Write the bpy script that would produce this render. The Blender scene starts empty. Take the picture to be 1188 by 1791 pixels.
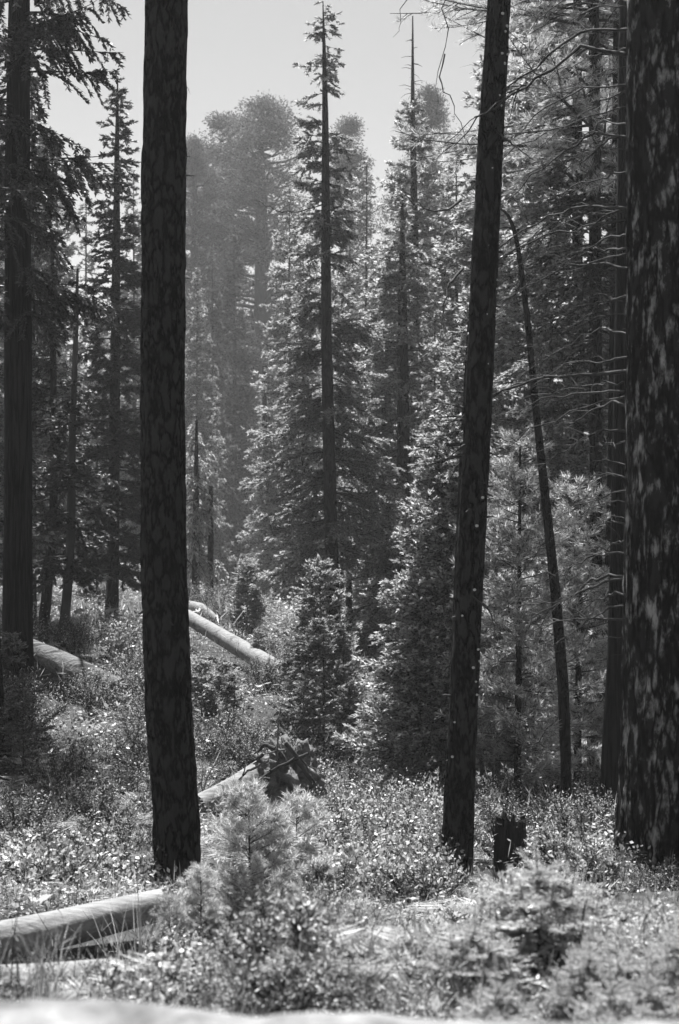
import bpy, math
import numpy as np
from mathutils import Vector
from math import radians as R

# ------------------------------------------------------------------ camera, world, sun, exposure
sc = bpy.context.scene
C = sc.collection
CZ = 8.0                                   # camera height over the datum
FPX = 2487.0                               # focal length in pixels of the 1188 x 1791 photograph
cam_d = bpy.data.cameras.new('camera')
cam = bpy.data.objects.new('camera', cam_d); C.objects.link(cam)
cam.location = (0, 0, CZ); cam.rotation_euler = (R(90), 0, 0)
cam_d.sensor_fit = 'VERTICAL'; cam_d.sensor_height = 36; cam_d.sensor_width = 24; cam_d.lens = 50
cam_d.clip_start = 0.1; cam_d.clip_end = 2000
cam_d.dof.use_dof = True; cam_d.dof.focus_distance = 17.0; cam_d.dof.aperture_fstop = 3.6
sc.camera = cam

SUN_EL, SUN_AZ = R(66), R(-12)              # azimuth measured from +Y towards +X
world = bpy.data.worlds.new('World'); sc.world = world; world.use_nodes = True
nt = world.node_tree; nt.nodes.clear()
sky = nt.nodes.new('ShaderNodeTexSky'); sky.sky_type = 'NISHITA'; sky.sun_disc = False
sky.sun_elevation = SUN_EL; sky.sun_rotation = SUN_AZ; sky.air_density = 1.0; sky.dust_density = 1.0
bw = nt.nodes.new('ShaderNodeRGBToBW'); bg = nt.nodes.new('ShaderNodeBackground'); wo = nt.nodes.new('ShaderNodeOutputWorld')
bg.inputs['Strength'].default_value = 0.05
nt.links.new(sky.outputs[0], bw.inputs[0]); nt.links.new(bw.outputs[0], bg.inputs[0]); nt.links.new(bg.outputs[0], wo.inputs[0])

sl = bpy.data.lights.new('sun', 'SUN'); sl.energy = 5.0; sl.angle = R(0.5); sl.color = (1, 1, 1)
sun = bpy.data.objects.new('sun', sl); C.objects.link(sun)
sd = Vector((math.sin(SUN_AZ) * math.cos(SUN_EL), math.cos(SUN_AZ) * math.cos(SUN_EL), math.sin(SUN_EL)))
sun.rotation_euler = (-sd).to_track_quat('-Z', 'Y').to_euler(); sun.location = sd * 60

sc.view_settings.view_transform = 'Standard'; sc.view_settings.look = 'None'
sc.view_settings.exposure = 1.5; sc.view_settings.gamma = 1.0
cy = sc.cycles
cy.use_denoising = True
cy.max_bounces = 6; cy.diffuse_bounces = 1; cy.glossy_bounces = 1; cy.transmission_bounces = 2
cy.volume_bounces = 1; cy.sample_clamp_indirect = 4.0; cy.caustics_reflective = False; cy.caustics_refractive = False

# ------------------------------------------------------------------ helpers
def P(px, py, d):
    "point at photograph pixel (px, py), d metres ahead"
    return np.array([(px - 594) / FPX * d, d, CZ + (895.5 - py) / FPX * d])

def mesh(name, V, F, mats, mi=None, smooth=False):
    me = bpy.data.meshes.new(name)
    V = np.asarray(V, np.float32); F = np.asarray(F, np.int32)
    me.vertices.add(len(V)); me.vertices.foreach_set('co', V.ravel())
    n = len(F); k = F.shape[1]
    me.loops.add(n * k); me.loops.foreach_set('vertex_index', F.ravel())
    me.polygons.add(n); me.polygons.foreach_set('loop_start', np.arange(n, dtype=np.int32) * k)
    try: me.polygons.foreach_set('loop_total', np.full(n, k, np.int32))
    except Exception: pass
    for m in (mats if isinstance(mats, (list, tuple)) else [mats]): me.materials.append(m)
    if mi is not None: me.polygons.foreach_set('material_index', np.asarray(mi, np.int32))
    me.polygons.foreach_set('use_smooth', np.full(n, bool(smooth)))
    me.update(calc_edges=True)
    return me

def link(name, me, parent=None, loc=(0, 0, 0), rz=0.0, sc3=(1, 1, 1)):
    o = bpy.data.objects.new(name, me); C.objects.link(o)
    o.location = [float(v) for v in loc]; o.rotation_euler = (0, 0, float(rz)); o.scale = sc3
    if parent is not None: o.parent = parent
    return o

def tag(o, label=None, cat=None, group=None, kind=None):
    for k, v in (('label', label), ('category', cat), ('group', group), ('kind', kind)):
        if v: o[k] = v
    return o

def thing(name, label, cat, loc=(0, 0, 0), rz=0.0, group=None, s=(1, 1, 1)):
    return tag(link(name, None, None, loc, rz, s), label, cat, group)

def dup(root, loc, rz, label, group=None, s=(1, 1, 1)):
    r = root.copy(); C.objects.link(r)
    r.location = [float(v) for v in loc]; r.rotation_euler = (0, 0, float(rz)); r.scale = s; r['label'] = label
    if group: r['group'] = group
    elif 'group' in r: del r['group']
    for ch in list(root.children):
        c = ch.copy(); C.objects.link(c); c.parent = r
        for g in ch.children:
            d = g.copy(); C.objects.link(d); d.parent = c
    return r

def nrm(a): return a / np.maximum(np.linalg.norm(a, axis=-1, keepdims=True), 1e-9)

def leaves(c, d, u, l, w):
    "rhombic leaves: base c, direction d, rough normal u"
    d = nrm(d); s = nrm(np.cross(d, u)); l = np.asarray(l)[:, None]; w = np.asarray(w)[:, None]
    m = c + d * l * .45
    V = np.stack([c, m + s * w * .5, c + d * l, m - s * w * .5], 1).reshape(-1, 3)
    return V, np.arange(len(c) * 4).reshape(-1, 4)

def tubes(PT, RD, k=5):
    "PT (B,N,3), RD (B,N)"
    B, N, _ = PT.shape
    t = nrm(np.gradient(PT, axis=1))
    ref = np.where(np.abs(t[:, :1, 2:3]) > .8, np.array([1., 0, 0]), np.array([0, 0, 1.]))
    a = nrm(np.cross(t, ref)); b = np.cross(t, a)
    th = np.arange(k) * 2 * np.pi / k
    V = PT[:, :, None] + RD[:, :, None, None] * (np.cos(th)[None, None, :, None] * a[:, :, None] + np.sin(th)[None, None, :, None] * b[:, :, None])
    i = np.arange(B)[:, None, None] * N * k + np.arange(N - 1)[None, :, None] * k
    j = np.arange(k)[None, None]; j2 = (j + 1) % k
    F = np.stack([i + j, i + j2, i + k + j2, i + k + j], -1).reshape(-1, 4)
    return V.reshape(-1, 3), F

def join(*vf):
    "join (V,F) lists -> V, F, piece index per face"
    Vs, Fs, M, o = [], [], [], 0
    for n, (V, F) in enumerate(vf):
        Vs.append(V); Fs.append(F + o); M.append(np.full(len(F), n)); o += len(V)
    return np.concatenate(Vs), np.concatenate(Fs), np.concatenate(M)

def vnoise(p, seed=0):
    "smooth value noise of points (...,3)"
    p = np.asarray(p, float); i = np.floor(p).astype(np.int64); f = p - i; f = f * f * (3 - 2 * f)
    def h(a):
        n = (a[..., 0] * 73856093) ^ (a[..., 1] * 19349663) ^ (a[..., 2] * 83492791) ^ (seed * 2654435761)
        n = (n ^ (n >> 13)) * 1274126177 & 0xffffffff
        return ((n ^ (n >> 16)) & 0xffff) / 65535.
    r = 0
    for dx in (0, 1):
        for dy in (0, 1):
            for dz in (0, 1):
                w = (f[..., 0] if dx else 1 - f[..., 0]) * (f[..., 1] if dy else 1 - f[..., 1]) * (f[..., 2] if dz else 1 - f[..., 2])
                r = r + w * h(i + np.array([dx, dy, dz]))
    return r

def fbm(p, seed=0, o=4):
    p = np.asarray(p, float); r = 0; a = .5
    for k in range(o): r = r + a * vnoise(p * 2 ** k, seed + k); a *= .5
    return r

# ------------------------------------------------------------------ materials
def newmat(name):
    m = bpy.data.materials.new(name); m.use_nodes = True; m.node_tree.nodes.clear(); return m, m.node_tree

def leaf_mat(name, lo, hi, trans=.35, rough=.5, spec=.3):
    m, t = newmat(name); N = t.nodes.new; L = t.links.new
    g = N('ShaderNodeNewGeometry'); oi = N('ShaderNodeObjectInfo')
    mr = N('ShaderNodeMapRange'); mr.inputs['To Min'].default_value = lo; mr.inputs['To Max'].default_value = hi
    L(g.outputs['Random Per Island'], mr.inputs['Value'])
    mo = N('ShaderNodeMapRange'); mo.inputs['To Min'].default_value = .8; mo.inputs['To Max'].default_value = 1.15
    L(oi.outputs['Random'], mo.inputs['Value'])
    mu = N('ShaderNodeMath'); mu.operation = 'MULTIPLY'; L(mr.outputs[0], mu.inputs[0]); L(mo.outputs[0], mu.inputs[1])
    p = N('ShaderNodeBsdfPrincipled'); p.inputs['Roughness'].default_value = rough; p.inputs['Specular IOR Level'].default_value = spec
    tr = N('ShaderNodeBsdfTranslucent'); mx = N('ShaderNodeMixShader'); mx.inputs[0].default_value = trans
    o = N('ShaderNodeOutputMaterial')
    L(mu.outputs[0], p.inputs['Base Color']); L(mu.outputs[0], tr.inputs['Color'])
    L(p.outputs[0], mx.inputs[1]); L(tr.outputs[0], mx.inputs[2]); L(mx.outputs[0], o.inputs[0])
    return m

def surf_mat(name, lo, hi, scale=(4, 4, 4), detail=6, rough=.85, bump=.4, dist=.03, second=None, wave=None):
    "noise-coloured rough surface; second=(colour, scale3, threshold) adds patches"
    m, t = newmat(name); N = t.nodes.new; L = t.links.new
    tc = N('ShaderNodeTexCoord'); mp = N('ShaderNodeMapping'); mp.inputs['Scale'].default_value = scale
    L(tc.outputs['Object'], mp.inputs[0])
    nz = N('ShaderNodeTexNoise'); nz.inputs['Scale'].default_value = 1; nz.inputs['Detail'].default_value = detail; nz.inputs['Roughness'].default_value = .65
    L(mp.outputs[0], nz.inputs['Vector'])
    mr = N('ShaderNodeMapRange'); mr.inputs['From Min'].default_value = .3; mr.inputs['From Max'].default_value = .7
    mr.inputs['To Min'].default_value = lo; mr.inputs['To Max'].default_value = hi
    L(nz.outputs[0], mr.inputs['Value']); col = mr.outputs[0]
    if second:
        c2, s2, th = second
        mp2 = N('ShaderNodeMapping'); mp2.inputs['Scale'].default_value = s2; L(tc.outputs['Object'], mp2.inputs[0])
        n2 = N('ShaderNodeTexNoise'); n2.inputs['Scale'].default_value = 1; n2.inputs['Detail'].default_value = 8; n2.inputs['Roughness'].default_value = .6
        L(mp2.outputs[0], n2.inputs['Vector'])
        r2 = N('ShaderNodeMapRange'); r2.inputs['From Min'].default_value = th; r2.inputs['From Max'].default_value = th + .1
        L(n2.outputs[0], r2.inputs['Value'])
        mm = N('ShaderNodeMix'); mm.data_type = 'FLOAT'; L(r2.outputs[0], mm.inputs[0]); L(col, mm.inputs[2])
        m3 = N('ShaderNodeMath'); m3.operation = 'MULTIPLY'; L(nz.outputs[0], m3.inputs[0]); m3.inputs[1].default_value = c2 * 2
        L(m3.outputs[0], mm.inputs[3]); col = mm.outputs[0]
    p = N('ShaderNodeBsdfPrincipled'); p.inputs['Roughness'].default_value = rough; p.inputs['Specular IOR Level'].default_value = .2
    L(col, p.inputs['Base Color'])
    b = N('ShaderNodeBump'); b.inputs['Strength'].default_value = bump; b.inputs['Distance'].default_value = dist
    L(nz.outputs[0], b.inputs['Height']); L(b.outputs[0], p.inputs['Normal'])
    o = N('ShaderNodeOutputMaterial'); L(p.outputs[0], o.inputs[0])
    return m

def bark_mat(name, lo, hi, vx=14, vz=3.2, bump=1.0, dist=.05, dapple=None):
    "furrowed plates: stretched voronoi edges, noise inside the plates"
    m, t = newmat(name); N = t.nodes.new; L = t.links.new
    tc = N('ShaderNodeTexCoord'); mp = N('ShaderNodeMapping'); mp.inputs['Scale'].default_value = (vx, vx, vz)
    L(tc.outputs['Object'], mp.inputs[0])
    v1 = N('ShaderNodeTexNoise'); v1.inputs['Scale'].default_value = .75; v1.inputs['Detail'].default_value = 3; v1.inputs['Roughness'].default_value = .55; L(mp.outputs[0], v1.inputs['Vector'])
    v2 = N('ShaderNodeMath'); v2.operation = 'SUBTRACT'; L(v1.outputs[0], v2.inputs[0]); v2.inputs[1].default_value = .5
    v3 = N('ShaderNodeMath'); v3.operation = 'ABSOLUTE'; L(v2.outputs[0], v3.inputs[0])
    r1 = N('ShaderNodeMapRange'); r1.inputs['From Max'].default_value = .11; r1.interpolation_type = 'SMOOTHSTEP'; L(v3.outputs[0], r1.inputs['Value'])
    nz = N('ShaderNodeTexNoise'); nz.inputs['Scale'].default_value = 3; nz.inputs['Detail'].default_value = 8; nz.inputs['Roughness'].default_value = .7; L(mp.outputs[0], nz.inputs['Vector'])
    h = N('ShaderNodeMath'); h.operation = 'MULTIPLY_ADD'; L(nz.outputs[0], h.inputs[0]); h.inputs[1].default_value = 1.3; L(r1.outputs[0], h.inputs[2])
    mr = N('ShaderNodeMapRange'); mr.inputs['From Min'].default_value = .6; mr.inputs['From Max'].default_value = 1.9
    mr.inputs['To Min'].default_value = lo; mr.inputs['To Max'].default_value = hi; L(h.outputs[0], mr.inputs['Value']); col = mr.outputs[0]
    if dapple:  # pale sun dapples painted on the plates, not in the furrows
        c2, s2, th = dapple
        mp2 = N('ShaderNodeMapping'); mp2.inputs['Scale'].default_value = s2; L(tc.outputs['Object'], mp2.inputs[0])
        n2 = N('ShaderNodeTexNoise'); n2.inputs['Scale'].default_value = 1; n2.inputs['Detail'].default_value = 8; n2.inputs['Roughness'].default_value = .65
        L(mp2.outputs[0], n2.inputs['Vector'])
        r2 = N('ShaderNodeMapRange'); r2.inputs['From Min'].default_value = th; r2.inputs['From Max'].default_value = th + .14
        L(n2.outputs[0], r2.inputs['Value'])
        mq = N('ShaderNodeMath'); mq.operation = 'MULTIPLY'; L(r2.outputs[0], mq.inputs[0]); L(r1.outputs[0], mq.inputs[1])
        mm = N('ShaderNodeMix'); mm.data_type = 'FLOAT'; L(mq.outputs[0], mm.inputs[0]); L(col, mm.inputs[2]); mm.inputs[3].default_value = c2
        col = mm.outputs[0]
    p = N('ShaderNodeBsdfPrincipled'); p.inputs['Roughness'].default_value = .9; p.inputs['Specular IOR Level'].default_value = .15
    L(col, p.inputs['Base Color'])
    b = N('ShaderNodeBump'); b.inputs['Strength'].default_value = bump; b.inputs['Distance'].default_value = dist
    L(h.outputs[0], b.inputs['Height']); L(b.outputs[0], p.inputs['Normal'])
    o = N('ShaderNodeOutputMaterial'); L(p.outputs[0], o.inputs[0])
    return m

M = {
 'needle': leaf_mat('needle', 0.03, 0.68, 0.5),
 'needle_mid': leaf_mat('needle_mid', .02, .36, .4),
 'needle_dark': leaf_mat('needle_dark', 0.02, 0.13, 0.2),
 'needle_far': leaf_mat('needle_far', .06, .2, .25, .8, .05),
 'cedar_leaf': leaf_mat('cedar_leaf', 0.05, 0.75, 0.5),
 'pine_needle': leaf_mat('pine_needle', 0.12, 0.8, 0.5, .45, .5),
 'broad_leaf': leaf_mat('broad_leaf', 0.05, 0.7, 0.36, .4, .5),
 'near_needle': leaf_mat('near_needle', 0.3, 0.68, 0.42),
 'fern_leaf': leaf_mat('fern_leaf', 0.08, 0.5, 0.4, .5, .4),
 'grass_leaf': leaf_mat('grass_leaf', 0.12, 0.6, 0.35),
 'cover_leaf': leaf_mat('cover_leaf', 0.05, 0.7, 0.36, .5, .4),
 'bark_pine': bark_mat('bark_pine', .004, .075, 15, 5.5, 1, .06),
 'bark_fir': bark_mat('bark_fir', .008, .04, 14, 4, 1, .03),
 'bark_cedar': bark_mat('bark_cedar', .005, .035, 22, .9, 1, .05),
 'bark_giant': bark_mat('bark_giant', .006, .05, 11, 3.2, 1, .08, (.6, (7, 7, 3.2), .5)),  # the pale patches put dappled sunlight into the bark colour
 'bark_far': surf_mat('bark_far', .03, .07, (6, 6, 1)),
 'twig': surf_mat('twig', .02, .06, (8, 8, 8)),
 'dead_wood': surf_mat('dead_wood', .02, .08, (10, 10, 10)),
 'grey_log': surf_mat('grey_log', .10, .30, (3, 26, 26), rough=.8, bump=.6, dist=.02, second=(.07, (1.5, 7, 7), .56)),
 'smooth_log': surf_mat('smooth_log', .12, .3, (4, 30, 30), rough=.75, bump=.6, dist=.015, second=(.07, (2.5, 9, 9), .6)),
 'cracked_log': surf_mat('cracked_log', .03, .2, (2, 16, 16), rough=.85, bump=1, dist=.05, second=(.02, (1.2, 6, 6), .52)),
 'pale_stem': surf_mat('pale_stem', .15, .4, (9, 9, 9)),
 'root_wood': surf_mat('root_wood', .03, .22, (7, 7, 7), bump=1, dist=.05),
 'charred_wood': surf_mat('charred_wood', .008, .035, (20, 20, 3), bump=.8),
 'soil': surf_mat('soil', .02, .07, (2.2, 2.2, 2.2), 10, .95, .8, .08, (.1, (.7, .7, .7), .6)),
 'stone': surf_mat('stone', .05, .28, (9, 9, 9), 8, .85, .6, .05, (.22, (9, 9, 9), .6)),
 'fungus': surf_mat('fungus', .6, .8, (20, 20, 20)),
}

# ------------------------------------------------------------------ ground
GP = [  # photograph pixel and distance of points on the ground
 (594, 2600, 1.6), (0, 2400, 1.6), (1188, 2400, 1.6), (594, 2000, 3), (0, 2000, 3), (1188, 2000, 3),
 (0, 1730, 5), (594, 1730, 5), (1188, 1720, 5), (-300, 1740, 5), (1500, 1700, 5), (100, 1700, 8), (50, 1790, 6.2), (150, 1785, 6.5), (-80, 1800, 6.0), (0, 1800, 5.6), (250, 1770, 6.5), (30, 1760, 7.2), (180, 1745, 7.4), (594, 1690, 8), (1100, 1640, 8), (-300, 1690, 8), (1500, 1600, 8),
 (310, 1570, 14), (794, 1548, 14), (1150, 1520, 13), (594, 1560, 14), (0, 1530, 14), (-300, 1500, 14), (1500, 1480, 14),
 (100, 1420, 18), (500, 1455, 20), (900, 1480, 18), (350, 1440, 20), (990, 1440, 20), (620, 1420, 22), (1080, 1420, 22), (1300, 1400, 22), (-200, 1350, 22),
 (20, 1310, 22), (150, 1250, 26), (400, 1290, 27), (600, 1330, 28), (800, 1360, 27), (1050, 1385, 26),
 (100, 1140, 32), (480, 1226, 31), (500, 1228, 29.5), (430, 1176, 33), (440, 1150, 35), (340, 1120, 38), (195, 1092, 38), (600, 1220, 38), (20, 1080, 38), (-200, 1050, 38), (1060, 1250, 42), (850, 1260, 42), (1350, 1250, 42),
 (430, 1070, 46), (350, 1050, 50), (500, 1095, 50), (20, 1010, 55), (-200, 980, 55), (200, 1020, 55), (580, 1130, 52), (700, 1150, 55), (900, 1160, 60), (1200, 1150, 60),
 (430, 1090, 66), (300, 1060, 70), (550, 1130, 75), (700, 1130, 80), (0, 980, 80), (1100, 1090, 85), (-300, 950, 80), (1500, 1080, 80),
 (430, 1080, 100), (0, 960, 110), (700, 1080, 110), (1100, 1050, 110), (-300, 920, 110), (1500, 1040, 110),
 (430, 1020, 150), (0, 930, 150), (900, 1000, 150), (-400, 900, 150), (1500, 980, 150),
 (430, 860, 230), (0, 830, 230), (900, 850, 230), (-400, 820, 230), (1500, 850, 230), (430, 790, 330), (-200, 780, 330), (1200, 790, 330)]
GPW = np.array([P(*g) for g in GP])

def G(x, y):
    "ground height"
    x = np.asarray(x, float); y = np.asarray(y, float)
    sh = np.broadcast(x, y).shape
    X = np.broadcast_to(x, sh).ravel(); Y = np.broadcast_to(y, sh).ravel()
    ys = np.maximum(np.abs(Y), 2.0)
    # distances in a log-depth, view-angle space so near points and far points blend alike
    u, v = X / ys, np.log(np.maximum(Y, 1.0))
    gu, gv = GPW[:, 0] / GPW[:, 1], np.log(GPW[:, 1])
    out = np.empty(len(X))
    for a in range(0, len(X), 20000):
        d2 = ((u[a:a + 20000, None] - gu) * 1.6) ** 2 + ((v[a:a + 20000, None] - gv) * 1.3) ** 2
        w = 1 / (d2 + .0012) ** 1.9
        out[a:a + 20000] = (w * GPW[:, 2]).sum(1) / w.sum(1)
    n = fbm(np.stack([X * .35, Y * .35, X * 0], -1), 5, 4) - .47
    out = out + n * np.clip(Y / 20, .15, 1) * .5
    return out.reshape(sh) if sh else float(out[0])

def ground():
    # polar-ish grid: rows spaced with distance
    ny, nx = 260, 200
    yy = np.concatenate([np.linspace(-12, 1, 12, endpoint=False), np.geomspace(1, 330, ny - 12)])
    xs = np.linspace(-1, 1, nx)
    Yg, Xg = np.meshgrid(yy, xs, indexing='ij')
    W = np.maximum(9, np.abs(Yg) * .62 + 6)
    Xg = Xg * W
    Z = G(Xg, Yg)
    V = np.stack([Xg, Yg, Z], -1).reshape(-1, 3)
    i = (np.arange(ny - 1)[:, None] * nx + np.arange(nx - 1)[None]).ravel()
    F = np.stack([i, i + 1, i + nx + 1, i + nx], -1)
    o = link('ground', mesh('ground', V, F, M['soil'], smooth=True)); o['kind'] = 'structure'
ground()

def base(px, d, py=None):
    "a point on the ground seen in column px at distance d"
    x = (px - 594) / FPX * d
    return np.array([x, d, G(x, d)])

# ------------------------------------------------------------------ trees
def bark_tube(pts, rad, k=28, step=.12, rough=.06, flare=0.0, seed=1, vx=7., vz=1.2, fine=0.03):
    "trunk surface with furrows; pts (N,3) local, rad (N,)"
    pts = np.asarray(pts, float); rad = np.asarray(rad, float)
    L = np.concatenate([[0], np.cumsum(np.linalg.norm(np.diff(pts, axis=0), axis=1))])
    n = max(8, int(L[-1] / step)); s = np.linspace(0, L[-1], n)
    Pp = np.stack([np.interp(s, L, pts[:, i]) for i in range(3)], -1)
    ker = np.ones(7) / 7
    if n > 30:
        for i in range(3):
            q = np.pad(Pp[:, i], 3, mode='reflect', reflect_type='odd'); Pp[:, i] = np.convolve(q, ker, 'valid')
    r = np.interp(s, L, rad)
    r = r * (1 + flare * np.exp(-s / .55))
    V, F = tubes(Pp[None], r[None], k)
    V = V.reshape(n, k, 3); d = V - Pp[:, None]; dn = nrm(d)
    q = np.concatenate([dn[..., :2] * vx * .5, (s * vz)[:, None, None] + np.zeros((n, k, 1))], -1)
    f = fbm(q, seed, 4) - .47
    g = vnoise(np.concatenate([dn[..., :2] * vx * 1.8, (s * vz * 4)[:, None, None] + np.zeros((n, k, 1))], -1), seed + 9) - .5
    th = np.arctan2(dn[..., 1], dn[..., 0])
    root = flare * .35 * np.exp(-s / .5)[:, None] * np.cos(th * 5 + seed)
    V = Pp[:, None] + d * (1 + rough * 2 * f + fine * 2 * g + root)[..., None]
    return V.reshape(-1, 3), F

LD, TD = 4.6, 1.7                          # leaf and twig density
def crown_vf(seed, trunk, h0, h1, Rf, nbr, droop=.25, up=.1, slope=(-.1, .5), tw_sp=.16, tw_len=.42, lf_sp=.05, lf=(.11, .035), tilt=.35,
             facing=None, kind='spray', wh=None, tuft=10, gap=.12, arm_r=.02, nseg=8, sag=.12, tail=0.0):
    """branches with side twigs and leaves. trunk(h)->(n,3); Rf(t)-> reach at 0..1 of the crown height.
       returns (leafV, leafF), (limbV, limbF)"""
    g = np.random.default_rng(seed)
    nbr = int(nbr * 1.3); t = g.random(nbr); 
    if wh: t = np.round(t * wh) / wh + g.normal(0, .004, nbr)
    t = np.clip(t, 0, 1); h = h0 + (h1 - h0) * t
    az = g.random(nbr) * 2 * np.pi
    keep = g.random(nbr) > gap
    if facing is not None:                       # fewer limbs on the side named by (azimuth, share dropped)
        keep &= ~((np.cos(az - facing[0]) > .1) & (g.random(nbr) < facing[1]))
    t, h, az = t[keep], h[keep], az[keep]; n = len(t)
    L = Rf(t) * g.uniform(.65, 1.12, n) * (.85 + .35 * vnoise(np.stack([np.cos(az) * 1.2, np.sin(az) * 1.2, h * .8], -1), seed))
    s0 = slope[0] + (slope[1] - slope[0]) * t + g.normal(0, .09, n)
    dr = droop * g.uniform(.6, 1.4, n)
    T = np.linspace(0, 1, nseg)
    hd = np.stack([np.cos(az), np.sin(az)], -1)
    wob = g.normal(0, .035, (n, 2)) 
    B = trunk(h)[:, None, :] + np.zeros((n, nseg, 3))
    rr = L[:, None] * T
    B[..., 0] += hd[:, 0, None] * rr + (-hd[:, 1, None]) * L[:, None] * wob[:, :1] * np.sin(T * 5)
    B[..., 1] += hd[:, 1, None] * rr + (hd[:, 0, None]) * L[:, None] * wob[:, :1] * np.sin(T * 5)
    B[..., 2] += L[:, None] * (s0[:, None] * T - dr[:, None] * T ** 2 + up * T ** 3)
    rad = arm_r * (L[:, None] / L.mean() * .6 + .4) * (1 - T * .85)
    limbs = tubes(B, rad, 4)
    # twigs
    nt = np.maximum(3, (L * .9 / tw_sp * TD).astype(int)); bi = np.repeat(np.arange(n), nt); m = len(bi)
    u = g.uniform(.12, 1.0, m); fi = u * (nseg - 1); i0 = np.minimum(fi.astype(int), nseg - 2); fr = (fi - i0)[:, None]
    p0 = B[bi, i0] * (1 - fr) + B[bi, i0 + 1] * fr
    bd = nrm(B[bi, i0 + 1] - B[bi, i0])
    side = nrm(np.cross(bd, [0, 0, 1.])) * np.where(g.random(m) < .5, -1, 1)[:, None]
    td = nrm(bd * g.uniform(.5, .95, m)[:, None] + side * g.uniform(.3, 1, m)[:, None] + np.array([0, 0, 1.]) * g.normal(-.08 - tail, .32, m)[:, None])
    tl = tw_len * L[bi] * (1.08 - u) * g.uniform(.5, 1.2, m) + tw_len * .25
    # leaves along twigs
    nl = np.maximum(3, (tl / lf_sp * (LD if kind == 'spray' else 1.6)).astype(int)); ti = np.repeat(np.arange(m), nl); k = len(ti)
    v = g.random(k)[:, None]
    lp = p0[ti] + td[ti] * (tl[ti][:, None] * v); lp[:, 2] -= (sag + tail) * tl[ti] * v[:, 0] ** 2
    if kind == 'spray':
        sgn = np.where(g.random(k) < .5, -1, 1)[:, None]
        sd_ = nrm(np.cross(td[ti], [0, 0, 1.])) * sgn
        ld = nrm(td[ti] + sd_ * g.uniform(.2, 1.1, k)[:, None] + g.normal(0, .34, (k, 3)) + np.array([0, 0, -tail * 1.2]))
        un = np.array([0, 0, 1.]) + g.normal(0, tilt * 2.2, (k, 3))
        LV, LF = leaves(lp, ld, un, g.uniform(.6, 1.3, k) * lf[0], g.uniform(.7, 1.3, k) * lf[1])
    else:                                        # pine tufts: needles bursting from points near the twig ends
        ti2 = np.repeat(np.arange(k), tuft); q = len(ti2)
        base_d = nrm(td[ti] + np.array([0, 0, .35]))
        ld = nrm(base_d[ti2] + g.normal(0, .62, (q, 3)))
        LV, LF = leaves(lp[ti2] + g.normal(0, .012, (q, 3)), ld, g.normal(0, 1, (q, 3)), g.uniform(.7, 1.2, q) * lf[0], np.full(q, lf[1]))
    # twig stems
    TP = np.stack([p0, p0 + td * tl[:, None] * .5 - np.array([0, 0, 1.]) * (sag * tl * .25)[:, None], p0 + td * tl[:, None] - np.array([0, 0, 1.]) * (sag * tl)[:, None]], 1)
    TR = np.stack([np.full(m, arm_r * .32), np.full(m, arm_r * .22), np.full(m, arm_r * .08)], 1)
    tw = tubes(TP, TR, 3)
    LBV, LBF, _ = join(limbs, tw)
    return (LV, LF), (LBV, LBF)

def crown_mesh(name, vf, lm, bm):
    (LV, LF), (BV, BF) = vf
    V, F, mi = join((LV, LF), (BV, BF))
    return mesh(name, V, F, [lm, bm], mi)

def straight(h): return np.stack([h * 0, h * 0, h], -1)

# reach profiles, t = 0 at the lowest branch, 1 at the tip
def cone(r, p=.85, lowfade=.0): return lambda t: r * ((1 - t) ** p * (1 - lowfade * np.exp(-t * 9)) + .035)
def column_(r): return lambda t: r * (np.minimum(1, (1 - t) * 4) ** .7 * (.75 + .25 * np.sin(t * 9)) + .04)

def line_trunk(pts):
    pts = np.asarray(pts, float)
    def f(h): return np.stack([np.interp(h, pts[:, 2], pts[:, 0]), np.interp(h, pts[:, 2], pts[:, 1]), h], -1)
    return f

def hero(name, label, cat, d, trunkpix, barkm, group=None, top_extra=0.0, depthlean=0.0, k=26, flare=.12, rough=.05, seed=1, step=.12, vx=7., fine=.03, to_ground=True):
    """a trunk drawn from pixels: trunkpix = [(px, py, width_px)...] from the base up"""
    W = np.array([P(a, b, d + depthlean * i) for i, (a, b, w) in enumerate(trunkpix)]); rad = np.array([w / 2 / FPX * d for a, b, w in trunkpix])
    gz = G(W[0, 0], W[0, 1])
    org = np.array([W[0, 0], W[0, 1], gz]) if to_ground else W[0]
    if to_ground:
        b0 = W[0].copy(); b0[2] = gz - .3
        if W[0, 2] > gz + .05: W = np.vstack([b0, W]); rad = np.concatenate([[rad[0] * 1.05], rad])
        else: W[0, 2] = gz - .3
    if top_extra:
        dv = W[-1] - W[-2]; dv = dv / np.linalg.norm(dv); W = np.vstack([W, W[-1] + dv * top_extra]); rad = np.concatenate([rad, [rad[-1] * .55]])
    L = W - org
    root = thing(name, label, cat, org, 0, group)
    V, F = bark_tube(L, rad, k, step, rough, flare, seed, vx, fine=fine)
    link('trunk', mesh(name + '_trunk', V, F, barkm, smooth=True), root)
    return root, line_trunk(L), L

# ------------------------------------------------------------------ hero trees
Zof = lambda py, d: CZ + (895.5 - py) / FPX * d          # world height seen at row py, distance d

def add_crown(root, T, seed, d, y_low, y_top, Rf, nbr, lm, bm='twig', **kw):
    z0 = root.location.z
    vf = crown_vf(seed, T, Zof(y_low, d) - z0, Zof(y_top, d) - z0, Rf, nbr, **kw)
    return link('crown', crown_mesh('crown', vf, M[lm], M[bm]), root)

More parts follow.
